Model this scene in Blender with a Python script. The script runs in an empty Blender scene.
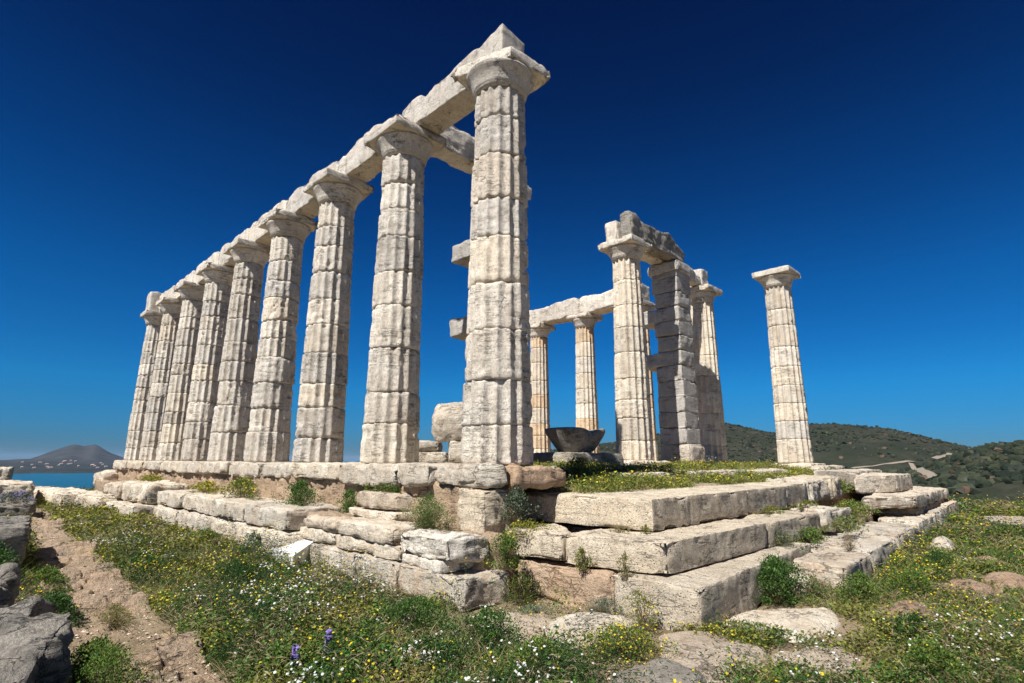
import bpy, math, random
import numpy as np
from mathutils import Matrix, Vector
random.seed(7)
scn = bpy.context.scene

# ------------------------------------------------------------------ camera
CAM = Vector((-4.9535, -5.2631, 0.0537))
YAW, PITCH, ROLL, FPX = 0.7813, 0.2137, 0.0032, 546.75
fw = Vector((math.sin(YAW)*math.cos(PITCH), math.cos(YAW)*math.cos(PITCH), math.sin(PITCH)))
rt = Vector((math.cos(YAW), -math.sin(YAW), 0)); up = rt.cross(fw)
r2 = rt*math.cos(ROLL)+up*math.sin(ROLL); u2 = up*math.cos(ROLL)-rt*math.sin(ROLL)
cd = bpy.data.cameras.new('camera'); cam = bpy.data.objects.new('camera', cd); scn.collection.objects.link(cam)
cam.matrix_world = Matrix(((r2.x, u2.x, -fw.x, CAM.x), (r2.y, u2.y, -fw.y, CAM.y), (r2.z, u2.z, -fw.z, CAM.z), (0, 0, 0, 1)))
cd.sensor_width = 36; cd.lens = FPX/1024*36; cd.clip_start = .05; cd.clip_end = 120000
scn.camera = cam

# ------------------------------------------------------------------ sky, sun, exposure
SUN_EL = math.radians(52); SUN_DIR = Vector((-math.cos(SUN_EL)*math.cos(math.radians(7)), -math.cos(SUN_EL)*math.sin(math.radians(7)), math.sin(SUN_EL)))
w = bpy.data.worlds.new('World'); scn.world = w; w.use_nodes = True
nt = w.node_tree; nt.nodes.clear()
sky = nt.nodes.new('ShaderNodeTexSky'); sky.sky_type = 'NISHITA'; sky.sun_disc = False
sky.sun_elevation = SUN_EL; sky.sun_rotation = math.atan2(SUN_DIR.x, SUN_DIR.y) % (2*math.pi)
sky.altitude = 300; sky.air_density = 1.0; sky.dust_density = 0.15; sky.ozone_density = 4.0
hs = nt.nodes.new('ShaderNodeHueSaturation'); hs.inputs['Saturation'].default_value = 1.3; hs.inputs['Value'].default_value = 1.0
# polarised, deep sky: darker upward, then brightened overhead out of view as added fill (a function of direction only)
tc = nt.nodes.new('ShaderNodeTexCoord'); sx = nt.nodes.new('ShaderNodeSeparateXYZ')
cr = nt.nodes.new('ShaderNodeValToRGB'); mx = nt.nodes.new('ShaderNodeMix'); mx.data_type = 'RGBA'; mx.blend_type = 'MULTIPLY'; mx.inputs[0].default_value = 1
SKYR = [(0.0, (.07, .15, .31)), (.05, (.05, .22, .42)), (.12, (.035, .31, .50)), (.28, (.014, .275, .45)), (.42, (.011, .185, .33)), (.58, (.010, .095, .20)), (.70, (.012, .06, .15)), (.85, (.10, .18, .26)), (1.0, (.22, .32, .42))]
cr.color_ramp.elements[0].position = SKYR[0][0]; cr.color_ramp.elements[0].color = (*SKYR[0][1], 1)
cr.color_ramp.elements[1].position = SKYR[-1][0]; cr.color_ramp.elements[1].color = (*SKYR[-1][1], 1)
for ps, c in SKYR[1:-1]:
    e = cr.color_ramp.elements.new(ps); e.color = (*c, 1)
bg = nt.nodes.new('ShaderNodeBackground'); bg.inputs[1].default_value = 0.11
ow = nt.nodes.new('ShaderNodeOutputWorld')
L = nt.links.new
L(tc.outputs['Generated'], sx.inputs[0]); L(sx.outputs['Z'], cr.inputs[0])
L(sky.outputs[0], hs.inputs['Color']); L(hs.outputs[0], mx.inputs[6]); L(cr.outputs[0], mx.inputs[7])
L(mx.outputs[2], bg.inputs[0]); L(bg.outputs[0], ow.inputs[0])
sl = bpy.data.lights.new('sun', 'SUN'); sl.energy = 5.0; sl.angle = math.radians(.53); sl.color = (1, .975, .94)
so = bpy.data.objects.new('sun', sl); scn.collection.objects.link(so)
so.rotation_euler = SUN_DIR.to_track_quat('Z', 'Y').to_euler()
scn.view_settings.view_transform = 'Standard'; scn.view_settings.look = 'None'
scn.view_settings.exposure = 0.62; scn.view_settings.gamma = 1; scn.view_settings.use_curve_mapping = False
scn.cycles.max_bounces = 6; scn.cycles.volume_bounces = 0

# ------------------------------------------------------------------ numpy noise
def _h(i, j, k, s):
    n = (i*374761393+j*668265263+k*2147483647+s*974634777) & 0xffffffff
    n = ((n ^ (n >> 13))*1274126177) & 0xffffffff
    n = ((n ^ (n >> 16))*2246822519) & 0xffffffff
    return ((n ^ (n >> 15)) & 0xffff)/32767.5-1
def vn(P, s=0):
    P = np.asarray(P, float); f = np.floor(P); t = P-f; t = t*t*t*(t*(t*6-15)+10); i = f.astype(np.int64)
    x, y, z = i[..., 0], i[..., 1], i[..., 2]; a, b, c = t[..., 0], t[..., 1], t[..., 2]
    r = 0
    for dx, wx in ((0, 1-a), (1, a)):
        for dy, wy in ((0, 1-b), (1, b)):
            for dz, wz in ((0, 1-c), (1, c)):
                r = r+_h(x+dx, y+dy, z+dz, s)*wx*wy*wz
    return r
def fbm(P, s=0, o=3):
    r = 0; a = 1; P = np.asarray(P, float); tot = 0
    for k in range(o):
        r = r+a*vn(P, s+k*17); tot += a; a *= .5; P = P*2.03+11.3
    return r/tot
def ss(x, a, b):
    t = np.clip((x-a)/(b-a), 0, 1); return t*t*(3-2*t)

# ------------------------------------------------------------------ object helpers
COL = scn.collection
def mesh(name, V, F, mat, loc=(0, 0, 0), parent=None, smooth=True, cols=None):
    """V (n,3) in world coords; origin goes to loc. F: (m,k) array or list of such arrays"""
    V = np.asarray(V, np.float32)-np.asarray(loc, np.float32)
    Fs = F if isinstance(F, list) else [F]
    Fs = [np.asarray(f, np.int32) for f in Fs if len(f)]
    me = bpy.data.meshes.new(name); me.vertices.add(len(V)); me.vertices.foreach_set('co', V.ravel())
    li = np.concatenate([f.ravel() for f in Fs]); cnt = np.concatenate([np.full(len(f), f.shape[1]) for f in Fs])
    st = np.concatenate([[0], np.cumsum(cnt)[:-1]]).astype(np.int32)
    me.loops.add(len(li)); me.loops.foreach_set('vertex_index', li)
    me.polygons.add(len(cnt)); me.polygons.foreach_set('loop_start', st)
    me.polygons.foreach_set('use_smooth', np.full(len(cnt), smooth))
    if cols is not None:
        at = me.attributes.new('tint', 'FLOAT_COLOR', 'POINT')
        c = np.ones((len(V), 4), np.float32); c[:, :3] = cols; at.data.foreach_set('color', c.ravel())
    me.update(calc_edges=True); me.validate()
    me.materials.append(mat)
    o = bpy.data.objects.new(name, me); COL.objects.link(o)
    if parent is not None:
        pw = Vector((0, 0, 0)); q = parent
        while q is not None: pw += q.location; q = q.parent
        o.parent = parent; o.location = Vector(loc)-pw
    else: o.location = loc
    return o
def tag(o, label=None, cat=None, group=None, kind=None):
    if label: o['label'] = label
    if cat: o['category'] = cat
    if group: o['group'] = group
    if kind: o['kind'] = kind
    return o
def empty(name, loc, label, cat, group=None):
    o = bpy.data.objects.new(name, None); COL.objects.link(o); o.location = loc; o.empty_display_size = .2
    return tag(o, label, cat, group)

# ------------------------------------------------------------------ materials
def newmat(name):
    m = bpy.data.materials.new(name); m.use_nodes = True; n = m.node_tree; b = n.nodes['Principled BSDF']
    b.inputs['Specular IOR Level'].default_value = .25
    return m, n, b
def nz(n, scale, detail=4, rough=.6, vec=None, kind='noise'):
    if kind == 'noise':
        t = n.nodes.new('ShaderNodeTexNoise'); t.inputs['Detail'].default_value = detail; t.inputs['Roughness'].default_value = rough
    else:
        t = n.nodes.new('ShaderNodeTexVoronoi')
    t.inputs['Scale'].default_value = scale
    if vec is not None: n.links.new(vec, t.inputs['Vector'])
    return t.outputs[0]
def ramp(n, v, stops):
    r = n.nodes.new('ShaderNodeValToRGB'); e = r.color_ramp.elements
    e[0].position = stops[0][0]; e[1].position = stops[-1][0]
    def c4(c): return (c, c, c, 1) if isinstance(c, (int, float)) else (*c, 1)
    e[0].color = c4(stops[0][1]); e[1].color = c4(stops[-1][1])
    for p, c in stops[1:-1]: q = e.new(p); q.color = c4(c)
    n.links.new(v, r.inputs[0]); return r.outputs[0]
def mixc(n, f, a, b, mode='MIX'):
    m = n.nodes.new('ShaderNodeMix'); m.data_type = 'RGBA'; m.blend_type = mode
    for s, v in ((0, f), (6, a), (7, b)):
        if isinstance(v, (int, float)): m.inputs[s].default_value = v
        elif isinstance(v, tuple): m.inputs[s].default_value = (*v, 1)
        else: n.links.new(v, m.inputs[s])
    return m.outputs[2]
def math_(n, op, a, b=0.0):
    m = n.nodes.new('ShaderNodeMath'); m.operation = op
    for s, v in ((0, a), (1, b)):
        if isinstance(v, (int, float)): m.inputs[s].default_value = v
        else: n.links.new(v, m.inputs[s])
    return m.outputs[0]
def vecs(n, scale=(1, 1, 1)):
    t = n.nodes.new('ShaderNodeTexCoord'); i = n.nodes.new('ShaderNodeObjectInfo')
    m = n.nodes.new('ShaderNodeMapping'); m.inputs['Scale'].default_value = scale
    a = n.nodes.new('ShaderNodeVectorMath'); a.operation = 'ADD'
    c = n.nodes.new('ShaderNodeCombineXYZ')
    k = math_(n, 'MULTIPLY', i.outputs['Random'], 37.0)
    for q in range(3): n.links.new(k, c.inputs[q])
    n.links.new(t.outputs['Object'], m.inputs[0]); n.links.new(m.outputs[0], a.inputs[0]); n.links.new(c.outputs[0], a.inputs[1])
    return a.outputs[0], i.outputs['Random']
def bump(n, b, h, dist, strength=1.0):
    u = n.nodes.new('ShaderNodeBump'); u.inputs['Distance'].default_value = dist; u.inputs['Strength'].default_value = strength
    n.links.new(h, u.inputs['Height']); n.links.new(u.outputs[0], b.inputs['Normal'])
def stone_mat(name, base, alt, dark, ochre, ochre_amt=.5, pits=0., streak=.5, bumpd=.012, spots=.5, dk=.35, crk=.8, vary=1):
    m, n, b = newmat(name); v, rnd = vecs(n); vz, _ = vecs(n, (3, 3, .5)); vh, _ = vecs(n, (.7, .7, 5))
    c = mixc(n, ramp(n, nz(n, 2.2, 5, .65, v), [(.38, 0), (.62, 1)]), base, alt)
    # per stone tone
    r2_ = math_(n, 'FRACT', math_(n, 'MULTIPLY', rnd, 7.31))
    if vary: c = mixc(n, 1.0, c, mixc(n, r2_, (.84, .83, .82), (1.12, 1.08, 1.02)), 'MULTIPLY')
    c = mixc(n, math_(n, 'MULTIPLY', ramp(n, rnd, [(.70, 0), (1, 1)]), .35*min(1, ochre_amt*2)), c, ochre)
    c = mixc(n, math_(n, 'MULTIPLY', ramp(n, nz(n, 1.3, 4, .6, vz), [(.52, 0), (.72, 1)]), ochre_amt), c, ochre)
    c = mixc(n, math_(n, 'MULTIPLY', ramp(n, nz(n, 2.6, 6, .7, vz), [(.5, 0), (.72, 1)]), streak), c, dark)
    c = mixc(n, math_(n, 'MULTIPLY', ramp(n, nz(n, 22, 6, .8, v), [(.50, 0), (.63, 1)]), spots), c, dark)
    c = mixc(n, math_(n, 'MULTIPLY', ramp(n, nz(n, 60, 3, .75, v), [(.50, 0), (.60, 1)]), dk), c, dark)
    # fine bedding cracks
    def crack(scale, vec, wdt, mlo):
        a = math_(n, 'ABSOLUTE', math_(n, 'SUBTRACT', nz(n, scale, 5, .6, vec), .5))
        k = ramp(n, a, [(0, 1), (wdt, 0)])
        return math_(n, 'MULTIPLY', k, ramp(n, nz(n, 3.1, 3, .6, v), [(mlo, 0), (mlo+.12, 1)]))
    ck = math_(n, 'MAXIMUM', crack(2.0, vh, .022, .46), crack(3.0, v, .012, .50))
    c = mixc(n, math_(n, 'MULTIPLY', ck, crk), c, tuple(x*.55 for x in dark))
    n.links.new(c, b.inputs['Base Color']); b.inputs['Roughness'].default_value = .85
    h = math_(n, 'ADD', nz(n, 9, 8, .72, v), math_(n, 'MULTIPLY', nz(n, 5, 5, .7, vh), .5))
    h = math_(n, 'ADD', h, math_(n, 'MULTIPLY', nz(n, 40, 5, .75, v), .6))
    h = math_(n, 'SUBTRACT', h, math_(n, 'MULTIPLY', ck, .5*crk))
    if pits:
        pv = ramp(n, nz(n, 38, 1, .6, v, 'vor'), [(.10, 0), (.28, 1)])
        pm = ramp(n, nz(n, 14, 3, .6, v), [(.42, 1), (.58, 0)])
        pv = math_(n, 'MAXIMUM', pv, pm)
        h = math_(n, 'ADD', h, math_(n, 'MULTIPLY', pv, pits))
        c2 = mixc(n, math_(n, 'MULTIPLY', math_(n, 'SUBTRACT', 1.0, pv), .45), c, dark); n.links.new(c2, b.inputs['Base Color'])
    bump(n, b, h, bumpd)
    return m
M = {}
M['marble'] = stone_mat('marble_weathered', (.77, .72, .63), (.62, .56, .47), (.17, .155, .135), (.52, .38, .24), .40, 0, .42, .030, .55)
M['marble2'] = stone_mat('marble_clean', (.76, .70, .58), (.66, .57, .45), (.20, .18, .155), (.55, .40, .25), .35, 0, .35, .022, .45)
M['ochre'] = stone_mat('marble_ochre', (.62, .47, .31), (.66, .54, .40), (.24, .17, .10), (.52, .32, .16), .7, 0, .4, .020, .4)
M['beam'] = stone_mat('marble_beam', (.78, .73, .64), (.66, .60, .51), (.20, .18, .155), (.50, .37, .24), .30, 0, .4, .030, .45)
M['greystone'] = stone_mat('grey_stone', (.44, .40, .34), (.32, .29, .245), (.10, .10, .09), (.35, .28, .18), .3, 0, .6, .035, .6)
M['poros'] = stone_mat('poros_block', (.68, .60, .47), (.57, .49, .37), (.15, .125, .10), (.50, .36, .22), .35, .9, .25, .026, .35)
M['step'] = stone_mat('step_marble', (.73, .665, .55), (.60, .52, .41), (.18, .155, .12), (.56, .37, .22), .55, 0, .4, .034, .5)
M['earth'] = stone_mat('brown_foundation', (.58, .44, .30), (.48, .36, .25), (.16, .11, .075), (.55, .38, .24), .5, .5, .4, .06, .5)
M['rock'] = stone_mat('tan_bedrock', (.66, .56, .43), (.56, .46, .35), (.20, .16, .12), (.50, .33, .19), .5, 0, .4, .045, .5)
M['orange'] = stone_mat('orange_rock', (.42, .28, .18), (.50, .37, .26), (.16, .12, .09), (.42, .23, .12), .5, 0, .4, .05, .5)
M['pathrock'] = stone_mat('path_rock', (.56, .41, .27), (.44, .34, .25), (.15, .11, .08), (.50, .40, .29), .6, 0, .5, .06, .6, .5, .9)
M['pierstone'] = stone_mat('pier_stone', (.52, .48, .42), (.42, .385, .335), (.17, .155, .135), (.45, .36, .26), .2, 0, .4, .02, .45, vary=0)
M['brownslab'] = stone_mat('brown_slab', (.62, .47, .33), (.52, .38, .26), (.22, .15, .10), (.58, .36, .20), .6, 0, .4, .04, .4)
M['boulder'] = stone_mat('dark_boulder', (.26, .24, .21), (.46, .42, .36), (.07, .07, .065), (.30, .24, .17), .35, 0, .6, .06, .5)
M['whiteslab'] = stone_mat('white_slab', (.80, .79, .77), (.74, .73, .70), (.5, .47, .42), (.7, .62, .5), .1, 0, .1, .006, .1, .1, .1)

# soil and terrain
def soil_mat():
    m, n, b = newmat('soil'); t = n.nodes.new('ShaderNodeTexCoord'); v = t.outputs['Object']
    c = mixc(n, ramp(n, nz(n, 1.6, 6, .65, v), [(.35, 0), (.65, 1)]), (.52, .39, .27), (.36, .26, .17))
    c = mixc(n, ramp(n, nz(n, 40, 4, .8, v), [(.5, 0), (.7, .6)]), c, (.56, .46, .34))
    c = mixc(n, ramp(n, nz(n, 14, 4, .8, v), [(.5, 0), (.7, .7)]), c, (.15, .12, .07))
    n.links.new(c, b.inputs['Base Color']); b.inputs['Roughness'].default_value = 1
    h = math_(n, 'ADD', nz(n, 12, 8, .75, v), math_(n, 'MULTIPLY', nz(n, 60, 4, .8, v), .5))
    bump(n, b, h, .05); return m
M['soil'] = soil_mat()
def terr_mat():
    m, n, b = newmat('terrain'); g = n.nodes.new('ShaderNodeTexCoord'); v = g.outputs['Object']
    c = mixc(n, ramp(n, nz(n, 1.6, 6, .65, v), [(.35, 0), (.65, 1)]), (.40, .30, .20), (.20, .15, .09))
    c = mixc(n, ramp(n, nz(n, 25, 4, .8, v), [(.5, 0), (.7, .7)]), c, (.14, .12, .06))
    far = mixc(n, ramp(n, nz(n, .012, 6, .7, v), [(.4, 0), (.62, 1)]), (.026, .030, .020), (.055, .052, .036))
    far = mixc(n, ramp(n, nz(n, .12, 5, .8, v), [(.42, 0), (.6, .8)]), far, (.02, .026, .014))
    ln = n.nodes.new('ShaderNodeVectorMath'); ln.operation = 'LENGTH'; n.links.new(v, ln.inputs[0])
    mr = n.nodes.new('ShaderNodeMapRange'); mr.inputs[1].default_value = 26; mr.inputs[2].default_value = 60
    n.links.new(ln.outputs['Value'], mr.inputs[0])
    c = mixc(n, mr.outputs[0], c, far)
    n.links.new(c, b.inputs['Base Color']); b.inputs['Roughness'].default_value = 1; b.inputs['Specular IOR Level'].default_value = .1
    bump(n, b, nz(n, 12, 8, .75, v), .05); return m
M['terrain'] = terr_mat()
def leaf_mat(name='leaf', trans=.25):
    m, n, b = newmat(name); a = n.nodes.new('ShaderNodeAttribute'); a.attribute_name = 'tint'
    n.links.new(a.outputs['Color'], b.inputs['Base Color']); b.inputs['Roughness'].default_value = .6; b.inputs['Specular IOR Level'].default_value = .2
    t = n.nodes.new('ShaderNodeBsdfTranslucent'); n.links.new(a.outputs['Color'], t.inputs['Color'])
    s = n.nodes.new('ShaderNodeMixShader'); s.inputs[0].default_value = trans
    n.links.new(b.outputs[0], s.inputs[1]); n.links.new(t.outputs[0], s.inputs[2]); n.links.new(s.outputs[0], n.nodes['Material Output'].inputs['Surface'])
    return m
M['leaf'] = leaf_mat(); M['petal'] = leaf_mat('petal', .15)
def plain(name, c, rough=.9, met=0):
    m, n, b = newmat(name); t = n.nodes.new('ShaderNodeTexCoord')
    k = mixc(n, ramp(n, nz(n, 3, 5, .7, t.outputs['Object']), [(.3, 0), (.7, 1)]), tuple(x*.85 for x in c), tuple(min(1, x*1.1) for x in c))
    n.links.new(k, b.inputs['Base Color']); b.inputs['Roughness'].default_value = rough; return m

# ------------------------------------------------------------------ stones
def axis(L_, r, dn):
    r = min(r, L_*.3); k = max(1, int((L_-2*r)/dn+.5))
    return np.concatenate([[0, .4*r], np.linspace(r, L_-r, k+1), [L_-.4*r, L_]])
def stone(name, label, cat, fp, z0, z1, mat, rnd=.025, amp=.010, chip=.05, dn=.05, group=None, seed=0, parent=None, topfn=None, big=0., joints=()):
    if len(fp) == 4 and not hasattr(fp[0], '__len__'): x0, x1, y0, y1 = fp; fp = [(x0, y0), (x1, y0), (x1, y1), (x0, y1)]
    q = np.array(fp, float)
    Lx = .5*(np.linalg.norm(q[1]-q[0])+np.linalg.norm(q[2]-q[3])); Ly = .5*(np.linalg.norm(q[3]-q[0])+np.linalg.norm(q[2]-q[1])); Lz = z1-z0
    ax = [axis(l, rnd, dn) for l in (Lx, Ly, Lz)]; n = [len(a)-1 for a in ax]
    I = np.stack(np.meshgrid(*[np.arange(k+1) for k in n], indexing='ij'), -1)
    sur = np.zeros(I.shape[:3], bool)
    for a in range(3): sur |= (I[..., a] == 0) | (I[..., a] == n[a])
    idx = -np.ones(sur.shape, int); idx[sur] = np.arange(sur.sum()); J = I[sur]
    P = np.stack([ax[a][J[:, a]] for a in range(3)], -1)
    F = []
    for a in range(3):
        b_, c_ = (a+1) % 3, (a+2) % 3
        for s in (0, 1):
            sl_ = [slice(None)]*3; sl_[a] = n[a] if s else 0; g = idx[tuple(sl_)]
            if (b_ > c_): g = g.T
            f = np.stack([g[:-1, :-1], g[1:, :-1], g[1:, 1:], g[:-1, 1:]], -1).reshape(-1, 4)
            F.append(f if s else f[:, ::-1])
    D = np.array([Lx, Ly, Lz]); r = min(rnd, D.min()*.3)
    C = np.clip(P, r, D-r); d = P-C; ln = np.linalg.norm(d, axis=1, keepdims=True); N = d/np.maximum(ln, 1e-9)
    flat = np.minimum(P, D-P); sf = np.sort(flat, 1); de = sf[:, 1]; de3 = sf[:, 2]
    P2 = C+N*r
    wp = P2+seed*7.31+np.array([q[0, 0], q[0, 1], z0])
    off = amp*fbm(wp*2.2, 3, 3)*1.6+amp*.9*fbm(wp*11, 5, 3)-amp*1.3*np.abs(fbm(wp*np.array([2.5, 2.5, 9.]), 15, 3))
    n1 = fbm(wp*3.2, 9, 3); n2 = fbm(wp*10, 21, 2)
    off -= chip*np.exp(-(de/.045)**2)*(np.maximum(0, n1-.02)*1.8+.25*np.maximum(0, n2))
    off -= chip*1.2*np.exp(-((de+de3)/.14)**2)*np.maximum(0, n1+.3)
    if big: off += big*fbm(wp*1.1+3.7, 31, 2)-.8*big*np.abs(fbm(wp*2.3+1.3, 37, 3))*2
    for jx in joints:
        off -= .012*np.exp(-((P[:, 0]-jx*Lx)/.012)**2)
    P2 = P2+N*off[:, None]
    if topfn is not None:
        t = P2[:, 2]/Lz; P2[:, 2] = P2[:, 2]+np.clip(t, 0, 1)*topfn(P2[:, 0]/Lx, P2[:, 1]/Ly)
    u = (P2[:, 0]/Lx)[:, None]; v = (P2[:, 1]/Ly)[:, None]
    xy = (1-u)*(1-v)*q[0]+u*(1-v)*q[1]+u*v*q[2]+(1-u)*v*q[3]
    W = np.column_stack([xy, z0+P2[:, 2]])
    ctr = (*q.mean(0), z0)
    o = mesh(name, W, F, M[mat], ctr, parent)
    return tag(o, label, cat, group) if parent is None else o

def flat_rock(name, label, pts, z, mat, h=.08, seed=0, group=None, dome=.03, cat='rock', kind=None):
    P = np.array(pts, float); c = P.mean(0); n = len(P); m = 72; K = 14
    t = np.linspace(0, n, m, endpoint=False); i = t.astype(int); f = (t-i); f = f[:, None]
    E = P[i % n]*(1-f)+P[(i+1) % n]*f
    for _ in range(3): E = (np.roll(E, 1, 0)+2*E+np.roll(E, -1, 0))/4
    rough = 1+.10*fbm(np.column_stack([E*2.5, np.full(m, seed)]), 4, 3)
    rows = []
    for k in range(1, K+1):
        s = (k/K)**.8 if k < K else 1.0
        xy = c+(E-c)*(s*(rough[:, None]*s+1-s))
        zz = z+dome*(1-s**2)+.02*fbm(np.column_stack([xy*3, np.full(m, seed)]), 6, 4)+.012*fbm(np.column_stack([xy*14, np.full(m, seed)]), 8, 2)-.02*np.maximum(0, (s-.8)/.2)**2
        rows.append(np.column_stack([xy, zz]))
    last = rows[-1].copy(); last[:, :2] = c+(last[:, :2]-c)*1.01; last[:, 2] -= h*.5; rows.append(last)
    last = last.copy(); last[:, 2] -= h*.5+.05; rows.append(last)
    V = np.concatenate([[[c[0], c[1], z+dome]]]+rows); F4 = []
    K2 = len(rows); a = np.arange(m); b_ = (a+1) % m
    for k in range(K2-1): F4.append(np.stack([1+k*m+a, 1+(k+1)*m+a, 1+(k+1)*m+b_, 1+k*m+b_], -1))
    tri = np.stack([np.zeros(m, int), 1+a, 1+b_], -1)
    o = mesh(name, V, [np.concatenate(F4), tri], M[mat], (c[0], c[1], z-h))
    return tag(o, label, cat, group, kind) if not kind else tag(o, kind=kind)

# ------------------------------------------------------------------ columns
def drum(parent, x, y, z0, z1, r0, r1, mat, rng, er, seed, nf=16, seg=10):
    m = nf*seg; th = np.arange(m)/m*2*math.pi; H = z1-z0
    zs = np.concatenate([[0, .006, .018, .04], np.linspace(.07, H-.07, max(3, int(H/.045))), [H-.04, H-.018, H-.006, H]])
    T, Z = np.meshgrid(th, zs); t = (T/(2*math.pi)*nf) % 1
    fl = 1-(2*t-1)**2; R = r0+(r1-r0)*Z/H
    wx = np.stack([np.cos(T)*R, np.sin(T)*R, Z+z0], -1)+seed*5.17
    e_lo = fbm(wx*1.6, 2, 3); e_hi = fbm(wx*6, 12, 3); e_f = fbm(wx*18, 40, 2)
    wear = np.clip(er*(.66+.7*e_lo), 0, 1)
    dep = (.070*R/.45)*(1-.62*wear)
    r = R-dep*fl
    r -= .022*wear*(1-fl)**4*(1+.6*e_hi)                      # worn arrises
    r -= .075*np.maximum(0, e_hi-.33)*(.4+er)*2*(1-fl*.6)    # gouges
    r += .006*e_f*(.4+er)+.004*e_lo*er
    str_ = fbm(np.stack([wx[..., 0]*2, wx[..., 1]*2, wx[..., 2]*22], -1), 70, 3); r += .008*er*str_*(1-.5*fl)
    de = np.minimum(Z, H-Z)
    r -= .018*np.exp(-(de/.008)**2)                          # joint
    r -= (.02+.075*er)*np.exp(-(de/.032)**2)*np.maximum(0, fbm(np.stack([wx[..., 0], wx[..., 1], (wx[..., 2]*0+z0*3+(Z > H/2)*5)], -1)*4.5, 55, 3)+.02)*1.6
    for _ in range(rng.randrange(0, 2+int(er*3))):           # horizontal weathering cracks
        zc = rng.uniform(.15, .85)*H; a0 = rng.uniform(0, 6.28)
        r -= .016*np.exp(-((Z-zc-.02*np.sin(T*3+a0)-.015*e_hi)/.012)**2)*np.clip(np.cos(T-a0)+.3, 0, 1)
    dx, dy = rng.uniform(-1, 1)*.006*er*2, rng.uniform(-1, 1)*.006*er*2
    V = np.stack([x+dx+np.cos(T)*r, y+dy+np.sin(T)*r, z0+Z], -1).reshape(-1, 3)
    n = len(zs); a = np.arange(m); b_ = (a+1) % m
    F4 = np.concatenate([np.stack([k*m+a, k*m+b_, (k+1)*m+b_, (k+1)*m+a], -1) for k in range(n-1)])
    V = np.concatenate([V, [[x, y, z0], [x, y, z1]]])
    F3 = np.concatenate([np.stack([b_, a, np.full(m, n*m)], -1), np.stack([(n-1)*m+a, (n-1)*m+b_, np.full(m, n*m+1)], -1)])
    return mesh('drum', V, [F4, F3], M[mat], (x, y, z0), parent)
def lathe(name, prof, x, y, mat, parent=None, m=96, amp=.006, chip=.03, seed=0, loc=None, cutfn=None):
    pr = np.array(prof, float); n = len(pr); th = np.arange(m)/m*2*math.pi
    T = np.tile(th, (n, 1)); R = np.tile(pr[:, :1], (1, m)); Z = np.tile(pr[:, 1:], (1, m))
    wx = np.stack([np.cos(T)*R, np.sin(T)*R, Z], -1)+seed*3.3
    R = R+amp*fbm(wx*5, 3, 3)-chip*np.maximum(0, fbm(wx*3.5, 13, 3)-.15)*1.5
    if cutfn: R, Z = cutfn(T, R, Z)
    V = np.stack([x+np.cos(T)*R, y+np.sin(T)*R, Z], -1).reshape(-1, 3)
    a = np.arange(m); b_ = (a+1) % m
    F4 = np.concatenate([np.stack([k*m+a, k*m+b_, (k+1)*m+b_, (k+1)*m+a], -1) for k in range(n-1)])
    V = np.concatenate([V, [[x, y, pr[0, 1]], [x, y, V[-m:, 2].mean()]]])
    F3 = np.concatenate([np.stack([b_, a, np.full(m, n*m)], -1), np.stack([(n-1)*m+a, (n-1)*m+b_, np.full(m, n*m+1)], -1)])
    return mesh(name, V, [F4, F3], M[mat], loc or (x, y, pr[0, 1]), parent)
ZN, ZA, ZT = 5.30, 5.645, 5.82
def column(x, y, zb, label, group, er=.6, ndr=9, mats=('marble',), seed=0, broken=None, capmat='beam'):
    rng = random.Random(seed); c = empty('doric_column', (x, y, zb), label, 'column', group)
    ws_ = [rng.uniform(.75, 1.25) for _ in range(ndr)]; tot = sum(ws_); z = zb
    for k, wv in enumerate(ws_):
        z2 = z+wv/tot*(ZN-zb); R0 = .475-(.475-.378)*(z-0)/ZN; R1 = .475-(.475-.378)*z2/ZN
        f = 1+rng.uniform(-.022, .022)*er*1.6
        e = min(1, max(.08, er+rng.uniform(-.35, .35)*(.4+er)))
        mt = mats[k % len(mats)] if len(mats) > 1 else (mats[0] if mats[0] != 'marble' else rng.choice(['marble', 'marble', 'marble', 'marble2', 'beam', 'marble']))
        drum(c, x, y, z, z2, R0*f, R1*f, mt, rng, e, seed*10+k)
        z = z2
    prof = [(.36, ZN), (.374, ZN+.004), (.380, ZN+.035), (.390, ZN+.038), (.386, ZN+.048), (.394, ZN+.051), (.391, ZN+.062), (.398, ZN+.066), (.406, ZN+.10), (.420, ZN+.145), (.442, ZN+.195), (.468, ZN+.24), (.496, ZN+.28), (.512, ZN+.305), (.514, ZN+.318), (.50, ZA+.004)]
    cap = lathe('capital', prof, x, y, capmat, c, seed=seed, chip=.03*er+.005)
    if broken == 'corner': fp = [(x-.26, y-.49), (x+.55, y-.55), (x+.55, y+.55), (x-.55, y+.55)]
    else: fp = (x-.55, x+.55, y-.55, y+.55)
    stone('abacus', None, None, fp, ZA, ZT, capmat, rnd=.012, amp=.005, chip=.05+.04*er, dn=.05, seed=seed+.5, parent=cap)
    return c
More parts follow.
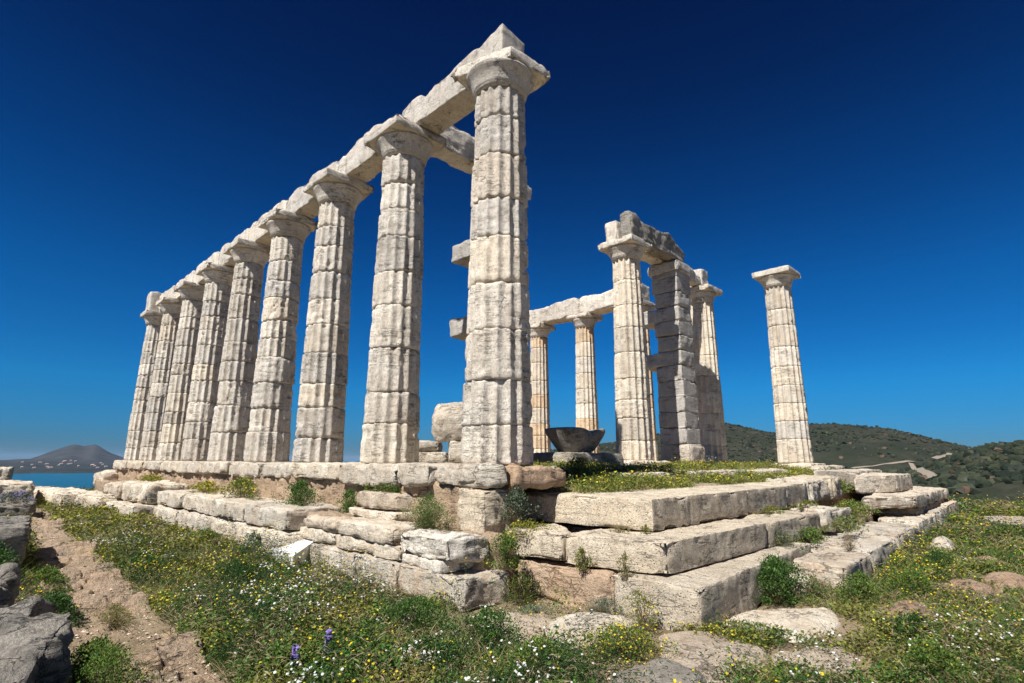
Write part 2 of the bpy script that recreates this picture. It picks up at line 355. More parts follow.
# ------------------------------------------------------------------ terrain, sea, far mountain
CX, CY = CAM.x, CAM.y
def px_of(X, Y):
    dx, dy = X-CX, Y-CY; f = dx*math.sin(YAW)+dy*math.cos(YAW); r = dx*math.cos(YAW)-dy*math.sin(YAW)
    return np.arctan2(r, f)                                   # bearing from the view direction, + = right
def brg(px): return np.arctan((np.asarray(px, float)-512)/559.5)
def elev(px, y): return (458.6-np.asarray(y, float))/572.*np.cos(brg(px))      # tan of elevation
R1x = [-600, 200, 300, 420, 480, 560, 600, 650, 690, 728, 751, 775, 790, 811, 835, 859, 887, 923, 947, 978, 1024, 1100, 1300, 3000]
R1y = [470, 462, 452, 443, 447, 449, 443, 436, 425, 421.5, 426, 431.6, 428, 423.4, 422, 424, 426, 433.4, 439.5, 446, 452, 452, 450, 455]
R2x = [700, 860, 930, 955, 978, 995, 1023, 1070, 1200, 3000]
R2y = [500, 478, 463, 454, 447, 443.7, 441, 439, 436, 440]
def height(X, Y):
    X = np.asarray(X, float); Y = np.asarray(Y, float)
    a = px_of(X, Y); d = np.hypot(X-CX, Y-CY); ad = np.degrees(a)
    P3 = np.stack([X, Y, X*0], -1)
    near = -1.40-.03*np.clip(-(Y+3.3), 0, 6)*(X > -1)+.035*fbm(P3*.8, 3, 3)+.015*fbm(P3*5, 5, 2)
    near = near-.02*np.clip(d-26, 0, 10)
    edge = np.where(ad < 5, 34., 34.)+np.where(ad > 10, -9., 0)+2*fbm(P3*.15, 8, 2)
    left = ss(-ad, 14, 24)*(1-ss(-ad, 120, 150))
    right = ss(ad, -14, 0)*(1-ss(ad, 120, 150))
    drop = ss(d, edge, edge+60)
    floor_r = -24-6*ss(d, 150, 400)
    floor = -75*(1-right)+floor_r*right
    z = near*(1-drop)+floor*drop
    e1 = np.interp(a, brg(R1x)*1.0, elev(R1x, R1y)); e2 = np.interp(a, brg(R2x), elev(R2x, R2y))
    z1 = .05+900*e1; z2 = .05+360*e2
    rough = 5*fbm(P3*.008, 13, 4)+1.2*fbm(P3*.05, 14, 2)
    b1 = ss(d, 380, 900)**.8*(1-ss(d, 900, 1600)); b2 = ss(d, 130, 360)**.8*(1-ss(d, 360, 520))
    zr = floor+(z1-floor)*b1+rough*ss(d, 100, 300)*(1-.75*np.exp(-((d-900)/90.)**2))
    zq = floor+(z2-floor)*b2+rough*.5*ss(d, 80, 200)*(1-.75*np.exp(-((d-360)/50.)**2))
    w = drop*right
    z = z*(1-w)+np.maximum(zr, zq)*w
    return z-80*ss(d, 1500, 2400)
def build_terrain():
    m = 560; rr = np.concatenate([np.linspace(.4, 8, 40), np.geomspace(8.3, 3000, 200)]); th = np.linspace(-math.pi, math.pi, m, endpoint=False)
    # finer bearings inside the view
    th = np.sort(np.concatenate([np.linspace(-1.0, 1.0, 420), np.linspace(1.02, 2*math.pi-1.02, 140)]))
    m = len(th); B = th+YAW
    X = CX+rr[:, None]*np.sin(B)[None]; Y = CY+rr[:, None]*np.cos(B)[None]
    Z = height(X, Y); Z = np.where((X > .2) & (X < 13.2) & (Y > -1) & (Y < 21), np.minimum(Z, -1.2), Z)
    V = np.stack([X, Y, Z], -1).reshape(-1, 3); a = np.arange(m); b_ = (a+1) % m; n = len(rr)
    F4 = np.concatenate([np.stack([k*m+a, (k+1)*m+a, (k+1)*m+b_, k*m+b_], -1)[:, ::-1] for k in range(n-1)])
    V = np.concatenate([V, [[CX, CY, height(CX, CY)]]]); F3 = np.stack([a, b_, np.full(m, n*m)], -1)[:, ::-1]
    return tag(mesh('terrain', V, [F4, F3], M['terrain']), kind='structure')
build_terrain()
def sea():
    m, n, b = newmat('sea'); t = n.nodes.new('ShaderNodeTexCoord'); v = t.outputs['Object']
    c = mixc(n, ramp(n, nz(n, .004, 5, .6, v), [(.3, 0), (.7, 1)]), (.004, .075, .12), (.007, .10, .155))
    n.links.new(c, b.inputs['Base Color']); b.inputs['Roughness'].default_value = .32; b.inputs['Specular IOR Level'].default_value = .35
    bump(n, b, nz(n, .12, 6, .7, v), 1.2, .8)
    k = 96; th = np.arange(k)/k*2*math.pi; V = [[0, 0, -62]]; F = []
    rad = [300, 1200, 4000, 12000, 30000]
    for r in rad: V += [[r*math.cos(x), r*math.sin(x), -62] for x in th]
    a = np.arange(k); b_ = (a+1) % k
    F4 = np.concatenate([np.stack([1+q*k+a, 1+(q+1)*k+a, 1+(q+1)*k+b_, 1+q*k+b_], -1) for q in range(len(rad)-1)])
    tag(mesh('sea', V, [F4, np.stack([a*0, 1+a, 1+b_], -1)], m), kind='structure')
sea()
FMx = [-260, -150, -60, 0, 30, 38, 45, 60, 66, 72, 77, 82, 88, 93, 98, 103, 110, 122, 135, 160, 200, 300]
FMy = [464, 462, 461.5, 461, 460, 457, 453.5, 448, 446, 444.4, 445, 446, 445.2, 444.2, 446, 449, 452.5, 456.5, 459, 461, 463, 465]
def fm_height(a, d):
    e = np.interp(a, brg(FMx), elev(FMx, FMy)); zt = .05+5600*e
    X = CX+d*np.sin(a+YAW); Y = CY+d*np.cos(a+YAW); P3 = np.stack([X, Y, X*0], -1)
    low = -62+ss(d, 3150, 3350)*16+ss(d, 3300, 4300)*22
    z = low+(zt-low)*ss(d, 4100, 5600)+22*fbm(P3*.0022, 7, 4)*ss(d, 3600, 4600)*(1-.8*np.exp(-((d-5600)/300.)**2))
    z = z*(1-ss(d, 5600, 7800))-70*ss(d, 5600, 7800)
    return np.where(d < 3160, -70, z)
def far_mountain():
    th = np.linspace(brg(-260.), brg(300.), 260); rr = np.concatenate([[3050, 3120], np.linspace(3160, 7800, 120)])
    A, D = np.meshgrid(th, rr); sh = 70*fbm(np.stack([A*40, A*0, A*0], -1), 3, 3); D = D+sh
    Z = fm_height(A, D-sh); V = np.stack([CX+D*np.sin(A+YAW), CY+D*np.cos(A+YAW), Z], -1).reshape(-1, 3)
    m = len(th); n = len(rr); a = np.arange(m-1)
    F4 = np.concatenate([np.stack([k*m+a, (k+1)*m+a, (k+1)*m+a+1, k*m+a+1], -1)[:, ::-1] for k in range(n-1)])
    mt, nn, b = newmat('far_hills'); t = nn.nodes.new('ShaderNodeTexCoord'); v = t.outputs['Object']
    g = nn.nodes.new('ShaderNodeSeparateXYZ'); nn.links.new(v, g.inputs[0])
    hz = nn.nodes.new('ShaderNodeMapRange'); hz.inputs[1].default_value = -38; hz.inputs[2].default_value = 0; nn.links.new(g.outputs['Z'], hz.inputs[0])
    c1 = mixc(nn, ramp(nn, nz(nn, .004, 7, .7, v), [(.4, 0), (.6, 1)]), (.022, .026, .030), (.050, .050, .050))
    c0 = mixc(nn, ramp(nn, nz(nn, .01, 6, .7, v), [(.4, 0), (.62, 1)]), (.010, .015, .013), (.03, .032, .028))
    nn.links.new(mixc(nn, hz.outputs[0], c0, c1), b.inputs['Base Color']); b.inputs['Roughness'].default_value = 1
    tag(mesh('hills', V, F4, mt), kind='structure')
    rng = random.Random(3); wall = plain('house_wall', (.42, .41, .40)); roof = plain('house_roof', (.50, .33, .25))
    LB = ['small white seaside house low on the far shore', 'small white seaside house set back on the far slope']
    for k in range(26):
        px = rng.choice([rng.uniform(2, 118), rng.uniform(48, 100)]); a = float(brg(px)); d = rng.uniform(3380, 4200)
        x, y = CX+d*math.sin(a+YAW), CY+d*math.cos(a+YAW); z = float(fm_height(np.array([a]), np.array([d-70*float(fbm(np.array([[a*40, 0, 0]]), 3, 3)[0])]))[0])
        wx, wy, hh = rng.uniform(7, 15), rng.uniform(7, 11), rng.uniform(4, 6)
        h = empty('house', (x, y, z-1), LB[d > 3750], 'house', 'houses on the far shore')
        q = np.array([[-wx/2, -wy/2], [wx/2, -wy/2], [wx/2, wy/2], [-wx/2, wy/2]])+[x, y]
        V = [[*p, z-3] for p in q]+[[*p, z+hh] for p in q]
        F = np.array([[0, 3, 2, 1], [4, 5, 6, 7], [0, 1, 5, 4], [1, 2, 6, 5], [2, 3, 7, 6], [3, 0, 4, 7]])
        mesh('wall', V, F, wall, (x, y, z-1), h, smooth=False)
        q2 = (q-[x, y])*1.06+[x, y]; V = [[*p, z+hh+.05] for p in q2]+[[x-wx/2, y, z+hh+2.4], [x+wx/2, y, z+hh+2.4]]
        mesh('roof', V, [np.array([[0, 1, 5, 4], [2, 3, 4, 5], [3, 2, 1, 0]]), np.array([[1, 2, 5], [3, 0, 4]])], roof, (x, y, z+hh), h, smooth=False)
far_mountain()

# scrub on the hills: one mass of bushes nobody could count
def scrub():
    g = np.random.default_rng(5)
    t = (1+5**.5)/2
    iv = np.array([(-1, t, 0), (1, t, 0), (-1, -t, 0), (1, -t, 0), (0, -1, t), (0, 1, t), (0, -1, -t), (0, 1, -t), (t, 0, -1), (t, 0, 1), (-t, 0, -1), (-t, 0, 1)])/math.hypot(1, t)
    jf = np.array([(0, 11, 5), (0, 5, 1), (0, 1, 7), (0, 7, 10), (0, 10, 11), (1, 5, 9), (5, 11, 4), (11, 10, 2), (10, 7, 6), (7, 1, 8), (3, 9, 4), (3, 4, 2), (3, 2, 6), (3, 6, 8), (3, 8, 9), (4, 9, 5), (2, 4, 11), (6, 2, 10), (8, 6, 7), (9, 8, 1)])
    n = 105000; a = g.uniform(-.5, .95, n); d = 30*np.exp(g.random(n)**.8*math.log(1050/30))
    X = CX+d*np.sin(a+YAW); Y = CY+d*np.cos(a+YAW)
    cl = .5*fbm(np.stack([X, Y, X*0], -1)*.03, 77, 3)+.45*fbm(np.stack([X, Y, X*0], -1)*.010, 79, 3)
    k2 = g.random(n) < .55; d[k2] = 44*np.exp(g.random(k2.sum())*math.log(230/44)); a[k2] = g.uniform(.35, .95, k2.sum())
    X = CX+d*np.sin(a+YAW); Y = CY+d*np.cos(a+YAW)
    cl = .5*fbm(np.stack([X, Y, X*0], -1)*.05, 77, 3)+.45*fbm(np.stack([X, Y, X*0], -1)*.010, 79, 3)
    keep = (cl > -.30+.25*g.random(n)) & (d > 42)
    for (pts, wd) in ROADS:
        for k in range(len(pts)-1):
            p, q = np.array(pts[k]), np.array(pts[k+1]); v = q-p; s = np.clip(((X-p[0])*v[0]+(Y-p[1])*v[1])/(v@v), 0, 1)
            keep &= np.hypot(X-p[0]-s*v[0], Y-p[1]-s*v[1]) > wd+1.5
    X, Y, d = X[keep], Y[keep], d[keep]; n = len(X); Z = height(X, Y)
    s = ((.55+1.7*g.random(n)**2)*np.where(d > 220, 1.15, .30+.55*ss(d, 60, 220)))[:, None, None]
    V = iv[None]*s*g.uniform(.65, 1.35, (n, 12, 1))*np.array([1, 1, .8])
    V = V+np.stack([X, Y, Z+.35], -1)[:, None]
    c0 = np.array([.014, .021, .012]); c1 = np.array([.042, .048, .024]); c2 = np.array([.16, .10, .07])
    u = g.random((n, 1))**1.6; C = c0*(1-u)+c1*u; red = (g.random(n) < .05); C[red] = c2*.6
    # a reddish dry thicket low on the right
    a_ = px_of(X, Y); rz = (np.abs(a_-brg(975)) < .07) & (d > 44) & (d < 110) & (g.random(n) < .8); C[rz] = c2*g.uniform(.6, 1.1, (rz.sum(), 1))
    C = np.repeat(C[:, None], 12, 1)*g.uniform(.8, 1.2, (n, 12, 1))
    F = (jf[None]+np.arange(n)[:, None, None]*12).reshape(-1, 3)
    tag(mesh('scrub', V.reshape(-1, 3), F, M['leaf_far'], cols=C.reshape(-1, 3), smooth=False), 'dark green scrub bushes covering the hills behind the temple', 'scrub', kind='stuff')
M['leaf_far'] = leaf_mat('leaf_far', .0)
def drape(px, y, dmin=60):
    """world point where the sight line bearing meets the hillside"""
    a = float(brg(px)); e = float(elev(px, y)); d = np.arange(dmin, 1400, 2.)
    X = CX+d*np.sin(a+YAW); Y = CY+d*np.cos(a+YAW); Z = height(X, Y); k = np.argmax(Z > CAM.z+d*e)
    return X[k], Y[k]
ROADS = []
if 1:
    tr = plain('track', (.25, .21, .16))
    for pl, wd in (([(911, 461), (913, 465), (919, 468), (925, 471), (931, 475)], 1.8), ([(852, 466), (868, 464), (885, 461.5), (900, 460), (914, 459)], 1.6), ([(935, 456), (944, 454), (950, 452), (957, 451)], 2.2)):
        pts = []
        for q in pl:
            w_ = drape(*q)
            pts.append((float(w_[0]), float(w_[1])))
        ROADS.append((pts, wd))
        P = np.array(pts); tt = np.linspace(0, len(P)-1, 60); i = np.minimum(tt.astype(int), len(P)-2); f = (tt-i)[:, None]
        C = P[i]*(1-f)+P[i+1]*f
        T_ = np.gradient(C, axis=0); T_ /= np.linalg.norm(T_, axis=1, keepdims=True)+1e-9; Nn = np.column_stack([-T_[:, 1], T_[:, 0]])
        V = []; K = 5
        for s in np.linspace(-1, 1, K):
            q = C+Nn*s*wd; V.append(np.column_stack([q, height(q[:, 0], q[:, 1])+.35]))
        V = np.concatenate(V); m = 60; a = np.arange(m-1)
        tag(mesh('path', V, np.concatenate([np.stack([k*m+a, k*m+a+1, (k+1)*m+a+1, (k+1)*m+a], -1) for k in range(K-1)]), tr), kind='structure')
scrub()

# ------------------------------------------------------------------ temple ground inside the colonnade
def temple_floor():
    xs = np.linspace(.50, 13.2, 160); ys = np.concatenate([np.linspace(-1.05, 3, 70), np.linspace(3.2, 21, 70)])
    X, Y = np.meshgrid(xs, ys); P3 = np.stack([X, Y, X*0], -1)
    Z = -.36+.24*ss(Y, -1.0, .9)+.05*fbm(P3*1.2, 5, 3)+.02*fbm(P3*6, 6, 2)
    Z = Z-.12*(1-ss(X, .5, .7))-.5*ss(X, 12.7, 13.2)-.25*(1-ss(Y, -1.05, -.9))
    V = np.stack([X, Y, Z], -1).reshape(-1, 3); m = len(xs); n = len(ys); a = np.arange(m-1)
    F = np.concatenate([np.stack([k*m+a, k*m+a+1, (k+1)*m+a+1, (k+1)*m+a], -1) for k in range(n-1)])
    tag(mesh('temple_floor', V, F, M['soil']), kind='structure')
    return xs, ys, Z
FLX, FLY, FLZ = temple_floor()
def floor_z(x, y):
    i = np.clip(np.searchsorted(FLX, x), 0, len(FLX)-1); j = np.clip(np.searchsorted(FLY, y), 0, len(FLY)-1); return FLZ[j, i]

# ------------------------------------------------------------------ left colonnade
S = 2.52
o = stone('foundation_wall', 'rough brown foundation course running under the left row of columns', 'foundation', (-.55, .3, -.30, 21.1), -1.4, -.22, 'earth', rnd=.05, amp=.05, chip=.12, dn=.07, seed=2, big=.06)
sb = [(-.72, -.55), (.56, 1.33), (1.34, 3.0), (3.01, 4.9), (4.91, 6.3), (6.31, 8.1), (8.11, 10.1), (10.11, 12.0), (12.01, 14.2), (14.21, 16.3), (16.31, 18.6), (18.61, 20.9)]
lab = ['', 'pale pavement slab between the corner stone and the second column of the left row', 'pale pavement slab right under the second column of the left row',
       'worn pavement slab between the second and third columns of the left row', 'worn pavement slab under the third column of the left row', 'cracked pavement slab between the third and fourth columns of the left row',
       'pavement slab under the fourth column of the left row', 'pavement slab under the fifth column of the left row', 'pavement slab under the sixth column of the left row',
       'pavement slab under the seventh column of the left row', 'pavement slab under the eighth column of the left row', 'pavement slab under the ninth column at the far left end of the row']
for k, (a, b) in enumerate(sb):
    if k == 0: continue
    b_ = b; a_ = a
    stone('pavement_slab', lab[k], 'stone slab', (-.64+.03*math.sin(k*5), .75, a_, b_), -.27-.03*(k % 3), 0, 'step', rnd=.035, amp=.018, chip=.13, dn=.045, seed=10+k, group='slabs carrying the left row', big=.02)
def rounded(u, v): return -.07*(2*u-1)**4-.02*(2*v-1)**2
stone('corner_slab', 'pale rough half of the slab under the nearest column, left of the brown boulder half', 'stone slab', [(-.63, -.30), (-.36, -.62), (.05, .5), (-.63, .54)], -.27, 0, 'step', rnd=.06, amp=.03, chip=.14, dn=.035, seed=11, big=.03)
stone('rounded_slab', 'rounded brown-stained stone jutting out right under the nearest column', 'stone slab', [(-.36, -.70), (.66, -.68), (1.0, .6), (.06, .5)], -.30, .0, 'brownslab', rnd=.10, amp=.03, chip=.06, dn=.035, seed=12, big=.02, topfn=lambda u, v: -.05*np.clip(u-.6, 0, 1)*2)
names = ['nearest and tallest-looking column of the left row, its capital broken at one corner', 'second column of the left row, with the cross beam resting on its capital', 'third column of the left row, weathered with rounded drum edges',
         'fourth column of the left row, with deeply bitten drums', 'fifth column of the left row, one swollen drum low on the shaft', 'sixth column of the left row counted from the nearest', 'seventh column of the left row, third from its far end',
         'eighth column of the left row, next to the last, with a smooth pale drum', 'ninth and farthest column of the left row, above the sea']
ers = [.5, .62, .55, .85, .8, .7, .6, .5, .5]
for k in range(9):
    column(0, k*S, .0, names[k], 'columns of the left row', er=ers[k], ndr=[9, 9, 10, 10, 9, 10, 10, 10, 10][k], seed=100+k, mats=('marble',), broken='corner' if k == 0 else None)
# architrave of the left row
bl = ['jagged-topped architrave block over the nearest column, pointed at its near end', 'architrave block from the second to the third column of the left row', 'architrave block from the third to the fourth column of the left row', 'architrave block from the fourth to the fifth column of the left row',
      'architrave block from the fifth to the sixth column of the left row', 'architrave block from the sixth to the seventh column of the left row', 'architrave block from the seventh to the eighth column of the left row', 'architrave block from the eighth column to the thick end block of the left row']
for k in range(8):
    y0, y1 = k*S+.005, (k+1)*S-.005; x0, x1 = -.12, .38
    if k == 0:
        y0 = -.16
        tf = lambda u, v: -.01+.12*np.exp(-(v/.08)**2)*np.clip(1-.6*u, 0, 1)-.14*np.exp(-((v-.72)/.06)**2)-.10*ss(v, .75, 1)+.05*np.sin(v*9)
    else:
        tf = (lambda s: (lambda u, v: .07*vn(np.stack([u*2, v*5, u*0+s], -1), 3)-.05*ss(np.abs(v-.5), .38, .5)))(k*3.1)
    if k == 7: y1 = 8*S-.31
    stone('architrave_block', bl[k], 'architrave', (x0, x1, y0, y1), ZT+.002, 6.39+.018*k, 'beam', rnd=.018, amp=.010, chip=.07, dn=.045, seed=40+k, group='architrave of the left row', topfn=tf)
stone('architrave_block', 'short thick end block standing proud at the far end of the left row', 'architrave', (-.42, .42, 8*S-.30, 8*S+.46), ZT+.002, 6.66, 'beam', rnd=.03, amp=.015, chip=.10, dn=.05, seed=59)
# cross beam from the second column towards the near pier
stone('cross_beam', 'short dark-stained beam running inward from the second column behind the nearest one', 'architrave', (.40, 2.95, 2.28, 2.74), ZT+.003, 6.55, 'beam', rnd=.03, amp=.02, chip=.12, dn=.05, seed=60, topfn=lambda u, v: -.12*ss(u, .0, .0)+.02*np.sin(u*14)-.25*ss(-u, -.12, 0))

# ------------------------------------------------------------------ piers of the porch
def pier(x0, x1, y0, y1, label, seed, stubs, ch=.44):
    rng = random.Random(seed); c = empty('wall_pier', (.5*(x0+x1), .5*(y0+y1), -.05), label, 'pier', 'square piers of the porch')
    z = -.05; k = 0
    while z < 5.45:
        h = ch if k else .55
        h = min(h, 5.5-z) if z+h > 5.3 else h
        ya = y1+(stubs.get(k, rng.uniform(-.015, .02)))
        dx = rng.uniform(-.004, .004); dy = rng.uniform(-.005, .005)
        if k == 0: stone('block', None, None, (x0-.05, x1+.06, y0-.12, ya), z, z+h-.001, 'step', rnd=.05, amp=.02, chip=.12, dn=.06, seed=seed+k, parent=c)
        else: stone('block', None, None, (x0+dx, x1+dx, y0+dy, ya), z, z+h-.001, 'pierstone', rnd=.05 if k in stubs else .008, amp=.02 if k in stubs else .006, chip=.012, dn=.05, seed=seed+k, parent=c)
        z += h; k += 1
    stone('capital', None, None, (x0-.07, x1+.07, y0-.07, y1+.12), z, ZT, 'beam', rnd=.03, amp=.01, chip=.07, dn=.05, seed=seed+77, parent=c)
pier(9.12, 9.92, 2.13, 2.95, 'dark square pier of stacked blocks between two columns on the right', 300, {6: .5, 9: .5, 7: -.05, 10: -.05})
pier(2.12, 2.92, 2.2, 2.95, 'square pier hidden behind the nearest column, only its side blocks showing', 340, {6: .86, 10: .84, 0: .5, 9: .1}, .42)
stone('tumbled_stone', 'large rounded pale boulder left of the foot of the nearest column', 'boulder', [(.02, 1.38), (.52, .86), (1.2, 1.6), (.45, 2.0)], .33, .93, 'step', rnd=.10, amp=.03, chip=.10, dn=.035, seed=71, big=.07)
stone('wall_block', 'pale wall block below the rounded boulder beside the nearest column', 'stone block', [(.20, 1.25), (.55, .9), (1.2, 1.5), (.7, 1.9)], .003, .335, 'step', rnd=.03, amp=.02, chip=.08, dn=.06, seed=72)
stone('wall_block', 'upper pale block between the second column and the boulder', 'stone block', [(1.15, 4.15), (1.85, 3.6), (2.3, 4.1), (1.6, 4.8)], .22, .42, 'step', rnd=.03, amp=.02, chip=.08, dn=.06, seed=73)
stone('wall_block', 'lower pale block between the second column and the boulder', 'stone block', [(1.05, 4.1), (1.95, 3.45), (2.4, 4.0), (1.5, 4.8)], -.1, .215, 'step', rnd=.03, amp=.02, chip=.08, dn=.06, seed=74)

# ------------------------------------------------------------------ porch column and its beams
column(7.12, 2.52, .06, 'thick pale column in the middle distance carrying the end of the double beam', 'porch columns', er=.35, ndr=9, seed=201, mats=('marble2',))
stone('column_plinth', 'broken pale plinth block under the middle-distance column that carries the double beam', 'plinth', (6.5, 7.9, 1.9, 3.1), -.16, .055, 'step', rnd=.04, amp=.03, chip=.12, dn=.05, seed=75)
stone('architrave_block', 'front beam with a ragged rounded top between the middle column and the square pier', 'architrave', (6.80, 9.72, 2.10, 2.52), ZT+.003, 6.50, 'greystone', rnd=.05, amp=.03, chip=.14, dn=.05, seed=61, topfn=lambda u, v: .14*np.exp(-((u-.0)/.1)**2)-.30*ss(u, .70, 1)+.05*np.sin(u*16)*np.sin(u*7), big=.02)
stone('architrave_block', 'rear beam of the pair between the middle column and the square pier', 'architrave', (6.74, 9.70, 2.525, 2.95), ZT+.003, 6.46, 'beam', rnd=.06, amp=.02, chip=.1, dn=.06, seed=62, topfn=lambda u, v: -.25*ss(u, .7, 1))
stone('architrave_block', 'low ragged beam fragment from the square pier to the right-hand column', 'architrave', (9.78, 12.05, 2.75, 3.1), ZT+.003, 6.28, 'beam', rnd=.05, amp=.03, chip=.14, dn=.05, seed=63, topfn=lambda u, v: .12*(1-ss(u, 0, .5))-.08*ss(u, .5, 1)+.04*np.sin(u*19), big=.02)
stone('architrave_block', 'short upright beam stub on the capital left of the lone right-hand column', 'architrave', (12.07, 12.60, 2.75, 3.35), ZT+.003, 6.50, 'beam', rnd=.04, amp=.02, chip=.1, dn=.05, seed=64)

# ------------------------------------------------------------------ right row
YB = .487; XB = 12.42
blb = ['lone free-standing column at the far right, clear of all beams', 'half-shadowed column right of the square pier', 'slender far column mostly hidden behind the middle-distance column',
       'far column rising behind the stone bowl', 'far column just right of the nearest column, at the left end of the right row']
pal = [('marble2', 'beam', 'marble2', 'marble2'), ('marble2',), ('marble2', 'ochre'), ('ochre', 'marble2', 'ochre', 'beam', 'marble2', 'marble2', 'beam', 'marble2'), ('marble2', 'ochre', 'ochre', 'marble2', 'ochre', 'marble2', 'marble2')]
for k in range(5):
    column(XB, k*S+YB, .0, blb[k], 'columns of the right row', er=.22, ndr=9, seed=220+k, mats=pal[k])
    stone('column_plinth', ['pale square plinth slab under the lone right-hand column', 'plinth slab under the half-shadowed column right of the pier', 'plinth slab under the hidden far column behind the middle-distance column', 'plinth slab under the far column behind the stone bowl', 'plinth slab under the far column just right of the nearest column'][k], 'plinth',
          (XB-.62, XB+.62, k*S+YB-.62, k*S+YB+.62), -.22, -.003, 'step', rnd=.03, amp=.02, chip=.08, dn=.06, seed=230+k, group='plinths of the right row')
for k, (a, b, l) in enumerate([(2*S+YB-.35, 3*S+YB-.01, 'far beam block of the right row, its near end showing left of the square pier'), (3*S+YB, 4*S+YB+.45, 'far beam block of the right row, ending just right of the nearest column')]):
    stone('architrave_block', l, 'architrave', (XB-.38, XB+.36, a, b), ZT+.003, 6.56, 'beam', rnd=.05, amp=.025, chip=.12, dn=.06, seed=65+k, topfn=lambda u, v: .06*np.sin(v*7)-.04*ss(np.abs(v-.5), .4, .5))
stone('stylobate_slab', 'long pale edge slab in front of the half-shadowed column, beside the lone column', 'stone slab', (11.75, 13.1, 1.15, 6.6), -.26, -.02, 'step', rnd=.03, amp=.02, chip=.08, dn=.08, seed=236)
stone('stylobate_slab', 'pale edge slab reaching right from the foot of the lone right-hand column', 'stone slab', (11.2, 13.1, -.62, -.18), -.30, -.06, 'step', rnd=.03, amp=.02, chip=.1, dn=.06, seed=237)

# ------------------------------------------------------------------ bowl on its block
def bowl():
    x, y = 4.55, 2.35
    c = 0
    def cut(T, R, Z):
        a = math.atan2(-1.0, -.1); w_ = np.exp(-((np.angle(np.exp(1j*(T-a))))/.42)**2)*ss(Z, .42, .78)
        return R*(1-.30*w_), Z-.07*w_
    prof = [(.30, .22), (.36, .235), (.40, .27), (.47, .36), (.55, .47), (.62, .58), (.655, .66), (.655, .72), (.60, .735), (.52, .70), (.30, .69)]
    o = lathe('stone_bowl', prof, x, y, 'greystone', seed=5, amp=.02, chip=.09, cutfn=cut)
    tag(o, 'dark bowl-shaped capital fragment flaring upward, chipped on one side', 'carved stone')
    stone('base_block', 'dark rectangular block carrying the bowl-shaped stone', 'stone block', (3.75, 5.5, 1.75, 2.95), -.15, .215, 'greystone', rnd=.03, amp=.02, chip=.1, dn=.06, seed=76)
bowl()
stone('floor_stone', 'small pale stone in the grass left of the bowl block, behind the rounded corner slab', 'stone block', (1.6, 2.3, .35, 1.0), -.35, -.05, 'step', rnd=.06, amp=.03, chip=.1, dn=.05, seed=77, big=.05)
for k, (fp, l) in enumerate([((4.6, 6.3, 1.2, 1.7), 'low pale kerb stone in the grass below the middle column'), ((2.6, 4.2, -.15, .3), 'half-buried pale slab in the grass below the stone bowl'), ((5.0, 7.4, -.2, .25), 'half-buried pale slab in the grass in front of the square pier'),
                             ((7.45, 9.3, -.45, .3), 'half-buried pale slab in the grass left of the lone column'), ((7.9, 9.0, 1.3, 1.8), 'low pale kerb stone in the grass at the foot of the square pier')]):
    stone('floor_slab', l, 'stone slab', fp, -.45, -.14 if k in (1, 2, 3) else -.04, 'step', rnd=.04, amp=.02, chip=.1, dn=.05, seed=80+k, group='slabs in the grass inside the temple')

# ------------------------------------------------------------------ stepped foundation at the near corner
Lb = stone
Lb('step_block', 'long uppermost step block at the near corner, sharp lit left end', 'step block', [(.44, -1.98), (3.1, -1.90), (3.1, -.85), (.36, .3)], -.698, -.35, 'poros', rnd=.012, amp=.006, chip=.03, dn=.04, seed=90, group='uppermost step of the foundation', joints=(.33,))
Lb('step_block', 'middle block of the uppermost step, right of its longest block', 'step block', [(3.106, -1.90), (4.85, -1.83), (4.85, -.85), (3.106, -.85)], -.70, -.347, 'poros', rnd=.012, amp=.006, chip=.03, dn=.04, seed=91, group='uppermost step of the foundation')
Lb('step_block', 'last dark-faced block of the uppermost step before the broken marble one', 'step block', [(4.857, -1.83), (6.35, -1.68), (6.35, -.8), (4.857, -.85)], -.695, -.343, 'poros', rnd=.012, amp=.006, chip=.03, dn=.04, seed=92, group='uppermost step of the foundation')
Lb('step_block', 'broken orange-stained marble block continuing the uppermost step', 'step block', [(6.37, -1.75), (7.5, -1.72), (7.5, -.7), (6.37, -.8)], -.70, -.30, 'step', rnd=.07, amp=.04, chip=.14, dn=.05, seed=93, big=.05)
Lb('step_block', 'squarer dark-faced block right of the orange-stained one on the uppermost step', 'step block', [(7.53, -1.8), (8.35, -1.72), (8.35, -.5), (7.53, -.6)], -.70, -.26, 'poros', rnd=.04, amp=.03, chip=.1, dn=.05, seed=94)
Lb('step_block', 'second step block from below the lit corner, left end with a small shrub', 'step block', [(-.32, -1.35), (-.1, -1.35), (.5, -.5), (-.40, -.5)], -.985, -.70, 'poros', rnd=.015, amp=.008, chip=.04, dn=.035, seed=95, group='second step of the foundation')
Lb('step_block', 'long second step block turning the near corner, lit end to the left', 'step block', [(-.10, -2.42), (2.4, -2.42), (2.4, -1.3), (-.32, -1.356)], -1.0, -.70, 'poros', rnd=.014, amp=.008, chip=.04, dn=.035, seed=96, group='second step of the foundation')
Lb('step_block', 'right-hand block of the second step, rounded at its broken end', 'step block', [(2.406, -2.42), (4.5, -2.42), (4.4, -1.4), (2.406, -1.4)], -1.02, -.70, 'poros', rnd=.03, amp=.02, chip=.08, dn=.045, seed=97, group='second step of the foundation')
Lb('step_block', 'broken ochre block with plants continuing the second step', 'step block', [(4.9, -2.4), (6.2, -2.45), (6.1, -1.7), (4.9, -1.6)], -1.05, -.68, 'step', rnd=.08, amp=.05, chip=.14, dn=.05, seed=98, big=.05)
